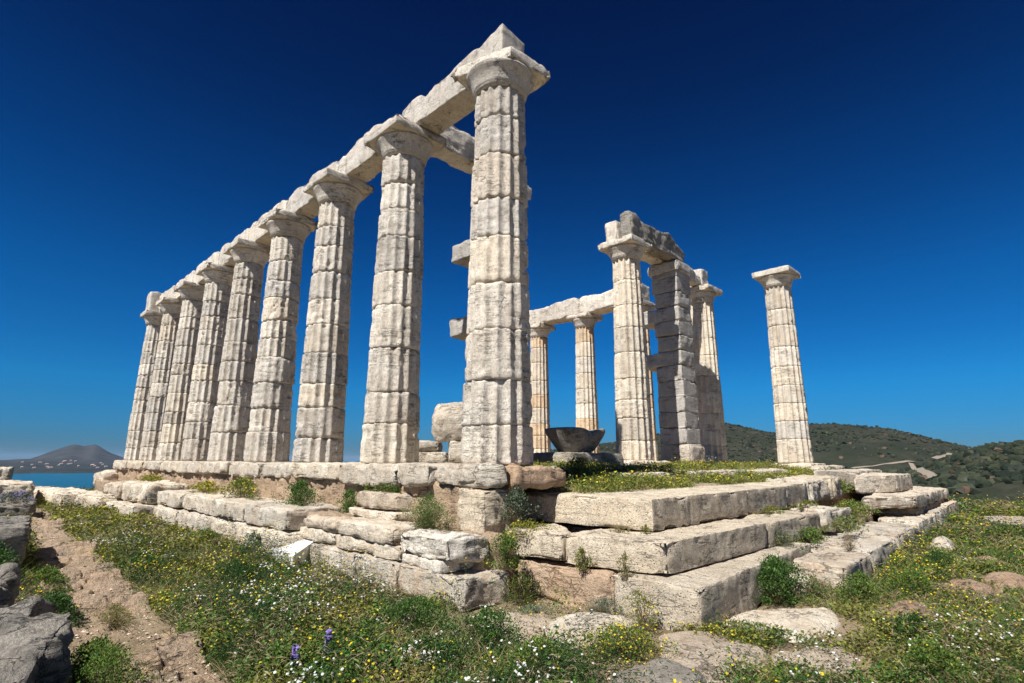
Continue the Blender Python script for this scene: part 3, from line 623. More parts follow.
Lb('step_block', 'lowest step block at the near corner, dark right face', 'step block', [(-.28, -2.84), (3.3, -2.62), (3.3, -1.8), (-.34, -1.95)], -1.42, -1.012, 'poros', rnd=.014, amp=.008, chip=.05, dn=.035, seed=99, group='lowest step of the foundation')
Lb('step_block', 'brown recessed block of the lowest step behind the grey-green herbs', 'step block', [(-.30, -1.945), (.5, -1.945), (.4, -.5), (-.36, -.6)], -1.42, -1.015, 'brownslab', rnd=.04, amp=.025, chip=.10, dn=.035, seed=101)
Lb('foundation_core', 'sandy rubble core between the step blocks', 'foundation', [(.55, -1.5), (6, -1.5), (6, .5), (.6, .8)], -1.35, -.74, 'earth', rnd=.05, amp=.04, chip=.05, dn=.1, seed=102)
Lb('pitted_block', 'upright pitted block under the left part of the corner slab', 'stone block', [(-.62, -.46), (-.2, -.5), (-.1, .1), (-.62, .04)], -.78, -.275, 'poros', rnd=.03, amp=.02, chip=.08, dn=.03, seed=103)
Lb('ledge_fill', 'sandy earth bank beneath the upright pitted block', 'earth bank', [(-.80, -.62), (.2, -.9), (.2, 1.0), (-.85, 1.0)], -1.40, -.775, 'earth', rnd=.08, amp=.05, chip=.05, dn=.05, seed=104, big=.06)

# ------------------------------------------------------------------ left-hand stepped stones
Lb('kerb_stone', 'upper of the two squared tan blocks stacked beside the bright green bush', 'stone block', [(-.76, 1.12), (-.35, 1.0), (-.35, 2.2), (-.76, 2.22)], -.62, -.385, 'step', rnd=.025, amp=.012, chip=.06, dn=.03, seed=110)
Lb('kerb_stone', 'thin pale slab beneath the squared tan block beside the green bush', 'stone slab', [(-.80, 1.05), (-.3, 1.0), (-.3, 2.25), (-.80, 2.3)], -.74, -.628, 'step', rnd=.02, amp=.012, chip=.06, dn=.03, seed=111)
ys = [2.92, 4.6, 6.4, 8.3, 10.2]
ll = ['nearest block of the long left ledge, with a dark shaded end', 'second block of the long left ledge from its shaded end', 'third block of the long left ledge from its shaded end', 'fourth block of the long left ledge, cracked across']
for k in range(4):
    Lb('ledge_block', ll[k], 'step block', (-1.44-.05*math.sin(k*3), -.5, ys[k]+.006, ys[k+1]), -.975, -.66-.015*(k % 2), 'step', rnd=.025, amp=.015, chip=.07, dn=.045, seed=112+k, group='upper blocks of the long left ledge')
    Lb('ledge_block', ['lower block under the shaded end of the long left ledge', 'pale block under the second ledge block', 'pale block under the third ledge block', 'pale eroded block under the cracked ledge block'][k], 'step block', (-1.47-.07*math.cos(k*4), -.6, ys[k]-.05, ys[k+1]-.056), -1.40, -.99, 'step', rnd=.035, amp=.025, chip=.10, dn=.05, seed=120+k, group='lower blocks of the long left ledge')
bl_ = [([(-1.65, 10.4), (-.7, 10.3), (-.7, 12.6), (-1.75, 12.5)], -1.0, -.52, 'bulky pale block lying on the far part of the ledge'), ([(-1.8, 12.8), (-.8, 12.7), (-.8, 14.6), (-1.9, 14.5)], -.95, -.58, 'tilted slab beyond the bulky pale block on the ledge'),
       ([(-1.9, 10.3), (-.9, 10.3), (-.9, 13.0), (-2.0, 13.0)], -1.4, -1.0, 'low pale block under the bulky one at the far part of the ledge'), ([(-2.1, 13.1), (-1.1, 13.1), (-1.2, 16.0), (-2.3, 16.0)], -1.4, -.95, 'low far block of the ledge above the meadow'),
       ([(-2.6, 16.2), (-1.5, 16.1), (-1.8, 20.5), (-3.0, 20.5)], -1.4, -.95, 'long low pale kerb stone nearest the sea'), ([(-2.9, 20.7), (-1.9, 20.6), (-2.3, 25), (-3.3, 25)], -1.5, -1.05, 'farthest low kerb stone fading into the grass by the sea'),
       ([(-1.0, 20.2), (-.5, 20.1), (-.3, 22.0), (-1.1, 22.0)], -1.0, -.42, 'small pile of pale stone at the seaward end of the left row')]
for k, (fp, z0, z1, l) in enumerate(bl_):
    Lb('fallen_block', l, 'stone block', fp, z0, z1, 'step', rnd=.06, amp=.04, chip=.15, dn=.07, seed=130+k, big=.05, group='loose blocks on the far part of the ledge')
Lb('ledge_fill', 'earth bank between the long left ledge and the brown foundation', 'earth bank', (-1.1, -.4, 2.2, 21), -1.40, -.72, 'earth', rnd=.05, amp=.05, chip=.05, dn=.12, seed=140, big=.04)
Lb('ledge_fill', 'tan earth bank below the squared tan blocks', 'earth bank', (-1.14, -.3, -.1, 3.1), -1.40, -.80, 'earth', rnd=.05, amp=.04, chip=.05, dn=.06, seed=141)
Lb('worn_block', 'worn rounded block left of the long grooved one, by the shaded ledge end', 'stone block', [(-1.25, 1.80), (-.7, 1.8), (-.7, 2.82), (-1.24, 2.86)], -.915, -.73, 'step', rnd=.06, amp=.02, chip=.06, dn=.03, seed=142)
Lb('worn_block', 'long worn block with horizontal grooves left of the grey boulder', 'stone block', [(-1.25, .42), (-.7, .4), (-.7, 1.79), (-1.25, 1.79)], -.925, -.715, 'step', rnd=.04, amp=.02, chip=.06, dn=.03, seed=143)
Lb('worn_block', 'thin slab under the rounded block at the left end of the short row', 'stone slab', [(-1.23, 1.87), (-.7, 1.87), (-.7, 2.95), (-1.22, 2.95)], -1.085, -.905, 'step', rnd=.02, amp=.012, chip=.05, dn=.03, seed=144)
Lb('worn_block', 'thin pale slab under the long grooved block', 'stone slab', [(-1.22, .33), (-.7, .33), (-.7, 1.86), (-1.22, 1.86)], -1.085, -.91, 'step', rnd=.02, amp=.012, chip=.04, dn=.03, seed=145)
Lb('grey_boulder', 'big angular grey block with a rounded broken right end', 'boulder', [(-1.25, -.58), (-.66, -.72), (-.60, .34), (-1.24, .38)], -1.0, -.70, 'marble', rnd=.04, amp=.03, chip=.12, dn=.03, seed=146, big=.07, topfn=lambda u, v: -.05*np.abs(2*u-1)**2)
Lb('grey_boulder', 'thin grey slab wedged under the big angular grey block', 'stone slab', [(-1.22, -.45), (-.70, -.55), (-.62, .31), (-1.21, .29)], -1.10, -.975, 'marble', rnd=.02, amp=.012, chip=.05, dn=.03, seed=147)
lw = [(-.86, .25, 'whitish jagged block with a sharp corner below the grey boulder'), (.256, 1.2, 'whitish low block left of the jagged corner block'), (1.206, 2.45, 'tan low block behind the white tilted slab')]
for k, (a, b, l) in enumerate(lw):
    Lb('low_block', l, 'stone block', [(-1.22 if k == 0 else -1.29, a), (-.62, a-.05 if k == 0 else a), (-.6, b), (-1.29, b)], -1.42, -1.075-.006*k, 'step', rnd=.025, amp=.015, chip=.10, dn=.03, seed=150+k, big=.03, group='lowest row of stones below the grey boulder')

def white_slab():
    P = [[-1.508, 3.294], [-1.621, 2.161], [-1.04, 2.656], [-0.995, 3.787]]
    o = stone('white_slab', 'clean white rectangular slab lying tilted in the flowers', 'marble slab', P, -1.34, -1.18, 'whiteslab', rnd=.008, amp=.001, chip=.004, dn=.06, seed=160, topfn=lambda u, v: .12*v)
white_slab()

# ------------------------------------------------------------------ kerb and blocks on the right
ks = [(2.40, 3.75), (3.76, 5.6), (5.61, 7.6), (7.61, 9.8), (9.81, 12.0), (12.01, 14.0)]
kl = ['nearest whitish slab of the right-hand kerb, with a square corner', 'second whitish slab of the right-hand kerb', 'third slab of the right-hand kerb with a dry tuft beside it', 'kerb slab directly under the near end of the thick overhanging slab', 'kerb slab under the thick slab, second from the far end', 'farthest slab of the right-hand kerb']
for k, (a, b) in enumerate(ks):
    zt = -1.12+.22*((a-2.4)/11.6); y = lambda x: -3.24+.30*((x-2.4)/11.6)
    Lb('kerb_slab', kl[k], 'stone slab', [(a, y(a)), (b, y(b)), (b, -2.35+.2*(k % 2)), (a, -2.45+.25*((k*2) % 3))], -1.62, zt, 'step', rnd=.025, amp=.016, chip=.09, dn=.045, seed=170+k, group='right-hand kerb')
Lb('low_block', 'small sunken block at the near end of the right-hand kerb', 'stone block', [(1.75, -2.95), (2.38, -3.1), (2.38, -2.5), (1.8, -2.4)], -1.5, -1.24, 'step', rnd=.05, amp=.03, chip=.1, dn=.04, seed=177)
Lb('thick_slab', 'thick grey-tan slab overhanging the kerb on the right', 'stone slab', [(8.7, -2.92), (13.8, -2.80), (13.8, -1.7), (7.45, -2.25)], -.86, -.62, 'step', rnd=.025, amp=.02, chip=.1, dn=.06, seed=178)
Lb('thick_slab', 'darker recessed course under the thick overhanging slab', 'stone slab', [(8.9, -2.86), (13.8, -2.76), (13.8, -1.8), (8.6, -2.1)], -1.06, -.865, 'earth', rnd=.02, amp=.02, chip=.08, dn=.07, seed=179)
Lb('upper_block', 'long squared tan block on top of the thick slab', 'stone block', [(9.85, -2.42), (11.9, -2.35), (11.9, -1.4), (8.5, -1.9)], -.61, -.235, 'step', rnd=.025, amp=.015, chip=.06, dn=.06, seed=180)
Lb('upper_block', 'pale flat block behind the squared tan block, nearest the hills', 'stone block', [(10.4, -1.6), (12.9, -1.55), (12.9, -.7), (9.0, -1.0)], -.6, -.16, 'step', rnd=.03, amp=.02, chip=.06, dn=.07, seed=181)
Lb('foundation_core', 'earth fill behind the right-hand kerb blocks', 'foundation', [(3.0, -2.3), (13, -2.0), (13, -.3), (5.5, -1.2)], -1.5, -.98, 'earth', rnd=.05, amp=.05, chip=.05, dn=.1, seed=182)
Lb('foundation_core', 'upper earth fill at the right end of the uppermost step', 'foundation', [(6.4, -1.5), (13, -1.2), (13, -.3), (6.4, -.5)], -1.0, -.42, 'earth', rnd=.05, amp=.05, chip=.05, dn=.1, seed=183)

# ------------------------------------------------------------------ bedrock in the foreground
flat_rock('flat_rock', 'tan flat rock left of the whitish one in the foreground', [(-1.95, -1.55), (-1.05, -1.12), (-.75, -1.5), (-.85, -1.75), (-1.5, -1.95)], -1.37, 'rock', seed=1, dome=.06, group='flat rocks in the foreground')
flat_rock('flat_rock', 'whitish flat rock with a lit bumpy front at the foot of the steps', [(-.9, -1.62), (-.45, -1.75), (-.35, -2.3), (-.9, -2.45), (-1.45, -2.15)], -1.37, 'step', seed=2, dome=.09, group='flat rocks in the foreground')
flat_rock('flat_rock', 'sandy flat rock at the bottom, right of the yellow flower clump', [(-.50, -2.55), (-.05, -2.75), (-.15, -3.3), (-.75, -3.6), (-1.35, -3.3), (-1.0, -2.85)], -1.38, 'rock', seed=3, dome=.05, group='flat rocks in the foreground')
flat_rock('flat_rock', 'broad pinkish flat rock in front of the big dark green bush', [(.05, -2.65), (.9, -2.75), (1.6, -3.3), (1.05, -3.55), (.3, -3.5), (-.1, -3.1)], -1.39, 'step', seed=4, dome=.05, group='flat rocks in the foreground')
flat_rock('flat_rock', 'grey rock cut off by the bottom edge of the picture', [(-1.0, -2.9), (-1.1, -3.3), (-1.7, -3.5), (-2.1, -3.2), (-1.6, -2.85)], -1.36, 'greystone', seed=5, dome=.06, group='flat rocks in the foreground')
flat_rock('flat_rock', 'low sandy rock between the pinkish rock and the bottom flowers', [(.15, -3.55), (.4, -3.75), (-.1, -3.95), (-.75, -3.9), (-.6, -3.5), (-.2, -3.35)], -1.42, 'rock', seed=6, dome=.03, group='flat rocks in the foreground')
for k, (c, l) in enumerate([((1.75, -3.9), 'orange rock showing through the right-hand meadow, nearest one'), ((3.6, -4.15), 'orange rock in the right-hand meadow, middle one'), ((4.6, -4.45), 'orange rock at the right edge of the meadow'), ((6.2, -4.1), 'small rock far out in the right-hand meadow')]):
    s = [.36, .45, .5, .4][k]; flat_rock('meadow_rock', l, [(c[0]+s*math.cos(t)*1.3, c[1]+s*.55*math.sin(t)) for t in np.linspace(0, 6.28, 7)[:-1]], -1.36-.02*k, 'orange', seed=20+k, dome=.08, group='orange rocks in the right-hand meadow')
flat_rock('meadow_rock', 'long pale rock band at the far edge of the right-hand meadow', [(11, -3.4), (15, -3.1), (16, -4.2), (12.5, -4.6)], -1.42, 'rock', seed=30, dome=.12)
flat_rock('meadow_rock', 'white rounded stone beside the kerb in the right-hand meadow', [(6.6, -3.35), (7.3, -3.3), (7.4, -3.6), (6.7, -3.65)], -1.32, 'step', seed=31, dome=.14)

# worn rock path on the left
def rock_path():
    ys_ = np.concatenate([np.linspace(-5.2, 6, 420), np.linspace(6.05, 16, 200)]); us = np.linspace(0, 1, 70)
    U, Y = np.meshgrid(us, ys_)
    lft = -4.25+.045*np.clip(Y, 0, 20); rgt = -3.36+.03*np.clip(Y, -5, 20)-.10*np.clip(-Y-1, 0, 3)
    e = .16*fbm(np.stack([Y*1.1, Y*0, Y*0+.5], -1), 4, 3); e2 = .16*fbm(np.stack([Y*1.4, Y*0+9, Y*0+.5], -1), 6, 3)
    X = (lft+e2)*(1-U)+(rgt+e)*U
    P3 = np.stack([X, Y, X*0], -1)
    st = fbm(P3*np.array([.9, 2.6, 1]), 31, 3)*2.2; lay = np.floor(st*3)/3+ss(st*3-np.floor(st*3), .86, 1)/3
    Z = -1.365+.12*lay+.035*fbm(P3*4, 12, 3)+.014*fbm(P3*np.array([9., 22, 1]), 14, 3)
    gx, gy = X/.62, Y/.85; ix, iy = np.floor(gx), np.floor(gy); f1 = np.full(X.shape, 9.); f2 = f1.copy(); hh = np.zeros(X.shape)
    for dx in (-1, 0, 1):
        for dy in (-1, 0, 1):
            qx, qy = (ix+dx).astype(int), (iy+dy).astype(int); px, py = qx+.5+.42*_h(qx, qy, qx*0, 1), qy+.5+.42*_h(qx, qy, qx*0, 2)
            dd = np.hypot(gx-px+.10*fbm(P3*7, 3, 2), gy-py); nw = dd < f1; f2 = np.where(nw, f1, np.minimum(f2, dd)); f1 = np.where(nw, dd, f1); hh = np.where(nw, _h(qx, qy, qx*0, 3), hh)
    Z += .022*hh-.055*np.exp(-((f2-f1)/.05)**2)
    edge = np.minimum(U, 1-U)*1.1; Z -= .12*np.exp(-(edge/.035)**2)
    Z -= .2*ss(Y, 14.5, 16)
    V = np.stack([X, Y, Z], -1).reshape(-1, 3); m = len(us); a = np.arange(m-1)
    F = np.concatenate([np.stack([k*m+a, k*m+a+1, (k+1)*m+a+1, (k+1)*m+a], -1) for k in range(len(ys_)-1)])
    tag(mesh('path', V, F, M['pathrock']), kind='structure')
rock_path()
# boulders along the left edge
Bd = [([(-5.35, -1.25), (-4.50, -1.55), (-4.20, -.25), (-5.1, .35)], -1.5, -.95, 'boulder', 'big dark boulder in the lower left corner', 'boulder', .07, .20),
      ([(-5.0, .3), (-4.42, .15), (-4.25, 1.0), (-4.9, 1.2)], -1.5, -1.06, 'boulder', 'grey and white boulder just above the corner boulder', 'boulder', .06, .20),
      ([(-5.1, 1.2), (-4.5, 1.1), (-4.38, 2.3), (-5.0, 2.4)], -1.5, -.93, 'boulder', 'rounded dark boulder below the upright squared stone', 'boulder', .07, .16),
      ([(-4.95, 4.2), (-4.14, 4.3), (-4.02, 6.1), (-4.8, 6.1)], -1.5, -.78, 'boulder', 'upright squared stone with a shaded side at the left edge', 'stone block', .04, .03),
      ([(-4.5, 12.6), (-3.45, 12.6), (-3.2, 15.0), (-4.4, 15.2)], -1.5, -1.02, 'boulder', 'low dark stone with purple flowers at the left edge', 'stone block', .06, .06),
      ([(-4.6, 16.6), (-3.2, 16.6), (-3.0, 19.6), (-4.4, 19.6)], -1.5, -.66, 'step', 'pale broken slab behind the purple flowers at the left edge', 'stone block', .05, .05),
      ([(-5.0, 25.5), (-3.3, 25.4), (-3.1, 28.2), (-4.8, 28.2)], -1.6, -.32, 'step', 'flat-topped block highest against the sea at the left edge', 'stone block', .05, .04)]
for k, (fp, z0, z1, mt, l, cat, rd, bg_) in enumerate(Bd):
    stone('boulder' if cat == 'boulder' else 'edge_block', l, cat, fp, z0, z1, mt, rnd=rd, amp=.04, chip=.10, dn=.04, seed=190+k, big=bg_, group='stones along the left edge')

def haze():
    m = bpy.data.materials.new('haze'); m.use_nodes = True; n = m.node_tree; n.nodes.clear()
    o = n.nodes.new('ShaderNodeOutputMaterial'); v = n.nodes.new('ShaderNodeVolumePrincipled'); v.inputs['Density'].default_value = 2.4e-5
    v.inputs['Color'].default_value = (.45, .68, .95, 1); n.links.new(v.outputs[0], o.inputs['Volume'])
    q = 30500.; zb, zt = -101., 165.
    V = [(x, y, z) for z in (zb, zt) for x, y in ((-q, -q), (q, -q), (q, q), (-q, q))]
    F = np.array([[0, 3, 2, 1], [4, 5, 6, 7], [0, 1, 5, 4], [1, 2, 6, 5], [2, 3, 7, 6], [3, 0, 4, 7]])
    tag(mesh('haze', V, F, m, smooth=False), kind='stuff')
haze()

# ------------------------------------------------------------------ vegetation
G = np.random.default_rng(11)
def leaves(B, D, Ln, Wd, C, fold=0.):
    """B base points, D unit directions, Ln lengths, Wd widths, C colours -> V, F, cols"""
    n = len(B); R = G.normal(size=(n, 3)); Sd = np.cross(D, R); Sd /= np.linalg.norm(Sd, axis=1, keepdims=True)+1e-9
    mid = B+D*(Ln*.5)[:, None]; h = (Wd*.5)[:, None]
    tip = B+D*Ln[:, None]-np.array([0, 0, 1.])*(Ln*.18)[:, None]
    V = np.stack([B, mid+Sd*h, tip, mid-Sd*h], 1).reshape(-1, 3)
    F = np.arange(4*n).reshape(n, 4)
    return V, F, np.repeat(C, 4, 0)
def dirs(n, upb):
    a = G.uniform(0, 2*math.pi, n); u = np.clip(G.normal(upb, .35, n), -.3, 1.6)
    D = np.column_stack([np.cos(a), np.sin(a), u]); return D/np.linalg.norm(D, axis=1, keepdims=True)
def blossoms(P, r, C, k=5):
    n = len(P); N = np.column_stack([G.normal(-.25, .35, n), G.normal(-.25, .35, n), np.ones(n)]); N /= np.linalg.norm(N, axis=1, keepdims=True)
    R = G.normal(size=(n, 3)); U = np.cross(N, R); U /= np.linalg.norm(U, axis=1, keepdims=True); W = np.cross(N, U)
    t = np.arange(k)/k*2*math.pi
    V = P[:, None]+(U[:, None]*np.cos(t)[None, :, None]+W[:, None]*np.sin(t)[None, :, None])*(r[:, None, None])
    V = V+N[:, None]*(r*.25)[:, None, None]*(np.arange(k) % 2)[None, :, None]
    return V.reshape(-1, 3), np.arange(n*k).reshape(n, k), np.repeat(C, k, 0)
def join(parts):
    V = []; F = []; C = []; o = 0
    for v, f, c in parts: V.append(v); F.append(f+o); C.append(c); o += len(v)
    return np.concatenate(V), F, np.concatenate(C)
def hv(x): return 1+.0*x
GREENS = {'olive': ((.095, .115, .022), (.26, .265, .050)), 'green': ((.045, .105, .018), (.125, .22, .038)), 'dark': ((.016, .045, .012), (.045, .100, .024)),
          'dry': ((.20, .15, .08), (.36, .28, .16)), 'grey': ((.10, .125, .085), (.20, .225, .16)), 'yellow': ((.17, .18, .03), (.32, .31, .05))}
def gcol(kind, n):
    a, b = GREENS[kind]; u = G.random((n, 1))**1.3
    return (np.array(a)*(1-u)+np.array(b)*u)*G.uniform(.8, 1.2, (n, 1))

def ground_z(X, Y):
    return height(X, Y)
def on_path(X, Y):
    lft = -4.20+.045*np.clip(Y, 0, 20); rgt = -3.42+.03*np.clip(Y, -5, 20)-.10*np.clip(-Y-1, 0, 3)
    e = .16*fbm(np.stack([Y*1.1, Y*0, Y*0+.5], -1), 4, 3)
    return (X > lft) & (X < rgt+e) & (Y < 15.5)
ROCKS = [(-1.25, -1.60, .46), (-.85, -2.05, .50), (-.68, -3.05, .52), (.75, -3.10, .75), (-1.5, -3.15, .55), (-.15, -3.72, .42), (1.75, -3.9, .42), (3.6, -4.15, .5), (4.6, -4.45, .5), (6.2, -4.1, .35), (13.5, -3.9, 1.6), (7.0, -3.5, .3)]
def bare(X, Y):
    m = on_path(X, Y)
    m |= (X > -1.50-.4*np.clip((Y-10)/10, 0, 1)) & (Y > 2.2) & (Y < 20)
    m |= (X > -1.20) & (Y > -.95) & (Y < 2.3)
    m |= (X > -.36) & (Y > -2.9) & (Y < 22) & (X < 13.4)
    m |= (X > 2.38) & (Y > -3.28+.028*(X-2.4)) & (X < 14.1) & (Y < 22)
    for x, y, r in ROCKS: m |= np.hypot(X-x, (Y-y)) < r*.92
    return m
def meadow():
    n = 300000; a = G.uniform(-.95, .95, n); t = G.random(n); d0, d1 = 2.6, 40.
    p = .45; d = (d0**p+t*(d1**p-d0**p))**(1/p)
    X = CX+d*np.sin(a+YAW); Y = CY+d*np.cos(a+YAW)
    P3 = np.stack([X, Y, X*0], -1)
    keep = ~bare(X, Y)
    # the sandy strip in front of the lowest stones, and thin cover between the foreground rocks
    sand = np.exp(-((X+1.42-.12*np.sin(Y*2))/.20)**2)*ss(Y, -1.4, -.9)*(1-ss(Y, 1.9, 2.4)) + ((X > -1.8) & (X < .3) & (Y > -2.9) & (Y < -.9))*.90
    fr = (X > -1.9) & (X < 1.8) & (Y < -2.5) & (Y > -4.2); sand = np.maximum(sand, fr*.45)
    keep &= G.random(n) > np.clip(sand, 0, .97)
    left_strip = (X < -4.2) & (Y < 16); keep &= ~(left_strip & (G.random(n) < .5))
    n1 = fbm(P3*1.0, 91, 3); n2 = fbm(P3*2.3+5, 92, 3)
    keep &= (G.random(n) < np.clip(.95+1.2*n1, .35, 1))
    X, Y, d, n1, n2 = X[keep], Y[keep], d[keep], n1[keep], n2[keep]; n = len(X); Z = ground_z(X, Y)-.01
    P3 = np.stack([X, Y, X*0], -1)
    sc = np.clip(d/7., 1, 2.6)
    far_olive = 1.3*ss(Y, .5, 5)*(X < 0)
    kind = np.where(n2+.25*far_olive > .08, 2, np.where(n2 > -.12, 1, 0))       # 0 dark feathery 1 green 2 olive
    rt_ = (X > 0) & (Y < -3); kind = np.where(rt_ & (G.random(n) < .35), 2, kind)
    kind = np.where(G.random(n) < .07+.25*ss(fbm(P3*1.4+31, 44, 3), .0, .3), 3, kind)                                   # dry
    hgt = np.array([.24, .15, .12, .18])[kind]*G.uniform(.4, 1.3, n)*(1+2.2*np.clip(n1, -.25, .5))
    hgt *= np.where((X > -4.1) & (X < -1) & (Y > -3.5), 1., .9)
    nl = 9; parts = []
    B = np.repeat(np.column_stack([X, Y, Z]), nl, 0); hh = np.repeat(hgt, nl); s = np.repeat(sc, nl); kk = np.repeat(kind, nl)
    m = len(B); B[:, :2] += G.normal(0, .035, (m, 2))*s[:, None]; fz = G.random(m)**.7; B[:, 2] += fz*hh
    D = dirs(m, .55); Ln = G.uniform(.018, .042, m)*s*np.where(kk == 0, .9, np.where(kk == 3, 1.9, 1.)); Wd = Ln*np.array([.22, .55, .62, .10])[kk]*G.uniform(.7, 1.2, m)
    C = np.zeros((m, 3))
    for q, nm in enumerate(['dark', 'green', 'olive', 'dry']):
        i = kk == q; C[i] = gcol(nm, i.sum())
    i = (kk == 2) & (G.random(m) < np.repeat(.15+.4*ss(Y, 1, 7)*(X < 0), nl)); C[i] = gcol('yellow', i.sum())
    parts.append(leaves(B, D, Ln, Wd, C))
    # thin grass blades
    g = G.random(n) < .6; ng = g.sum()*3; B = np.repeat(np.column_stack([X, Y, Z])[g], 3, 0)+np.column_stack([G.normal(0, .03, (ng, 2)), np.zeros(ng)])
    s = np.repeat(sc[g], 3); D = dirs(ng, 1.4)
    C = np.where(G.random((ng, 1)) < .35, gcol('dry', ng), gcol('green', ng))
    parts.append(leaves(B, D, G.uniform(.08, .24, ng)*np.minimum(s, 1.4), .005*s, C))
    # sparse tall dry stalks and seed heads
    t = G.random(n) < .030; k = t.sum(); B = np.column_stack([X, Y, Z])[t]; D = dirs(k, 1.55); L_ = G.uniform(.18, .42, k); C = gcol('dry', k)*1.15
    parts.append(leaves(B, D, L_, .004*sc[t]**.7, C)); T_ = np.repeat(B+D*(L_*.9)[:, None], 4, 0); T_[:, 2] -= .06*np.repeat(L_, 4)
    parts.append(leaves(T_+G.normal(0, .008, T_.shape), dirs(4*k, 1.0), G.uniform(.015, .03, 4*k), np.full(4*k, .006), np.repeat(C, 4, 0)))
    V, F, C = join(parts)
    tag(mesh('meadow_plants', V, F, M['leaf'], cols=C, smooth=False), 'low green and olive spring plants and grass covering the ground', 'ground cover', kind='stuff')
    # flowers
    yp = fbm(P3*1.7+9, 95, 3)+.10*(Y > 2)+.08*((X > 0) & (Y < -3)); sel = G.random(n) < np.clip(.06+1.7*(yp-.02)+.05*((X > 0) & (Y < -3)), .012, .6)*np.where(d > 12, .6, 1)*.55
    sel &= ~((X < -1.7) & (Y < 0) & (G.random(n) < .7))
    Q = np.column_stack([X, Y, Z+hgt*1.02+.02])[sel]; k = len(Q); Q[:, :2] += G.normal(0, .03, (k, 2))
    yc = np.array([.62, .47, .02])*G.uniform(.75, 1.1, (k, 1)); og = G.random(k) < .08; yc[og] = (.62, .28, .02)
    V, F, C = blossoms(Q, G.uniform(.006, .0105, k)*sc[sel]**.85, yc)
    tag(mesh('yellow_wildflowers', V, F, M['petal'], cols=C, smooth=False), 'tiny yellow wildflowers scattered over the meadow', 'wildflowers', kind='stuff')
    wp = fbm(P3*2.1+2, 97, 3)
    core = np.exp(-(((X+2.75)/.55)**2+((Y+1.7)/.75)**2))*1.2+np.exp(-(((X+3.1)/.45)**2+((Y+2.9)/.7)**2))*.8+.55*np.exp(-(((X+2.4)/.6)**2+((Y-.4)/1.6)**2))+.35*np.exp(-(((X+3.0)/.3)**2+((Y-7)/3)**2))+.18*np.exp(-(((X-1.0)/.9)**2+((Y+4.5)/.28)**2))+.5*np.exp(-(((X+.9)/.3)**2+((Y+4.1)/.2)**2))
    sel = G.random(n) < np.clip(core*(.04+1.7*wp), .002, .35)
    Q = np.column_stack([X, Y, Z+hgt*1.05+.025])[sel]; Q = np.repeat(Q, 2, 0); k = len(Q); Q[:, :2] += G.normal(0, .035, (k, 2)); Q[:, 2] += G.normal(0, .012, k)
    V, F, C = blossoms(Q, G.uniform(.0065, .0105, k)*np.repeat(sc[sel], 2)**.7, np.array([.60, .60, .56])*G.uniform(.85, 1.05, (k, 1)), 6)
    tag(mesh('white_daisies', V, F, M['petal'], cols=C, smooth=False), 'small white daisies in drifts among the green plants', 'wildflowers', kind='stuff')
meadow()
def mound_plants():
    n = 16000; X = G.uniform(.55, 12.6, n); Y = -.95+G.random(n)**1.3*6; P3 = np.stack([X, Y, X*0], -1)
    nn = fbm(P3*1.3, 61, 3); keep = (nn+.35*np.exp(-((Y+.4)/.6)**2) > -.10) & ~((X > 3.5) & (X < 5.6) & (Y > 1.5) & (Y < 3.1)) & ~((Y < -.85) & (X > 6.4))
    keep &= ~((Y > 1.6) & (X > 6.4) & (X < 10.1) & (Y < 3.2))
    X, Y, nn = X[keep], Y[keep], nn[keep]; Z = floor_z(X, Y)-.02; n = len(X)
    sl_ = (((X > 2.6) & (X < 7.4) & (Y > -.22) & (Y < .3)) | ((X > 7.4) & (X < 9.3) & (Y > -.45) & (Y < .3))); keep = ~(sl_ & (G.random(n) < .8)); X, Y, nn, Z = X[keep], Y[keep], nn[keep], Z[keep]; n = len(X)
    h = (.09+.09*np.clip(nn+.3, 0, 1))*G.uniform(.5, 1.4, n)*(1-.35*ss(Y, .6, 2)); nl = 8; m = n*nl
    B = np.repeat(np.column_stack([X, Y, Z]), nl, 0); B[:, :2] += G.normal(0, .05, (m, 2)); B[:, 2] += G.random(m)*np.repeat(h, nl)
    C = np.where(G.random((m, 1)) < .55, gcol('olive', m), np.where(G.random((m, 1)) < .5, gcol('green', m), gcol('yellow', m)))
    Ln = G.uniform(.03, .06, m); parts = [leaves(B, dirs(m, .7), Ln, Ln*.4, C)]
    k = n; B = np.column_stack([X, Y, Z]); parts.append(leaves(B, dirs(k, 1.5), G.uniform(.1, .26, k), np.full(k, .009), np.where(G.random((k, 1)) < .4, gcol('dry', k), gcol('olive', k))))
    V, F, C = join(parts); tag(mesh('temple_grass', V, F, M['leaf'], cols=C, smooth=False), 'grass and weeds growing on the temple floor behind the steps', 'ground cover', kind='stuff')
    s = G.random(n) < np.clip(.14+.8*fbm(np.stack([X, Y, X*0], -1)*2, 33, 2), .03, .5); Q = np.column_stack([X, Y, Z+h+.03])[s]; k = len(Q)
    V, F, C = blossoms(Q, G.uniform(.009, .017, k), np.array([.60, .47, .03])*G.uniform(.75, 1.05, (k, 1)))
    tag(mesh('yellow_wildflowers', V, F, M['petal'], cols=C, smooth=False), 'tiny yellow flowers in the grass on the temple floor', 'wildflowers', kind='stuff')
mound_plants()
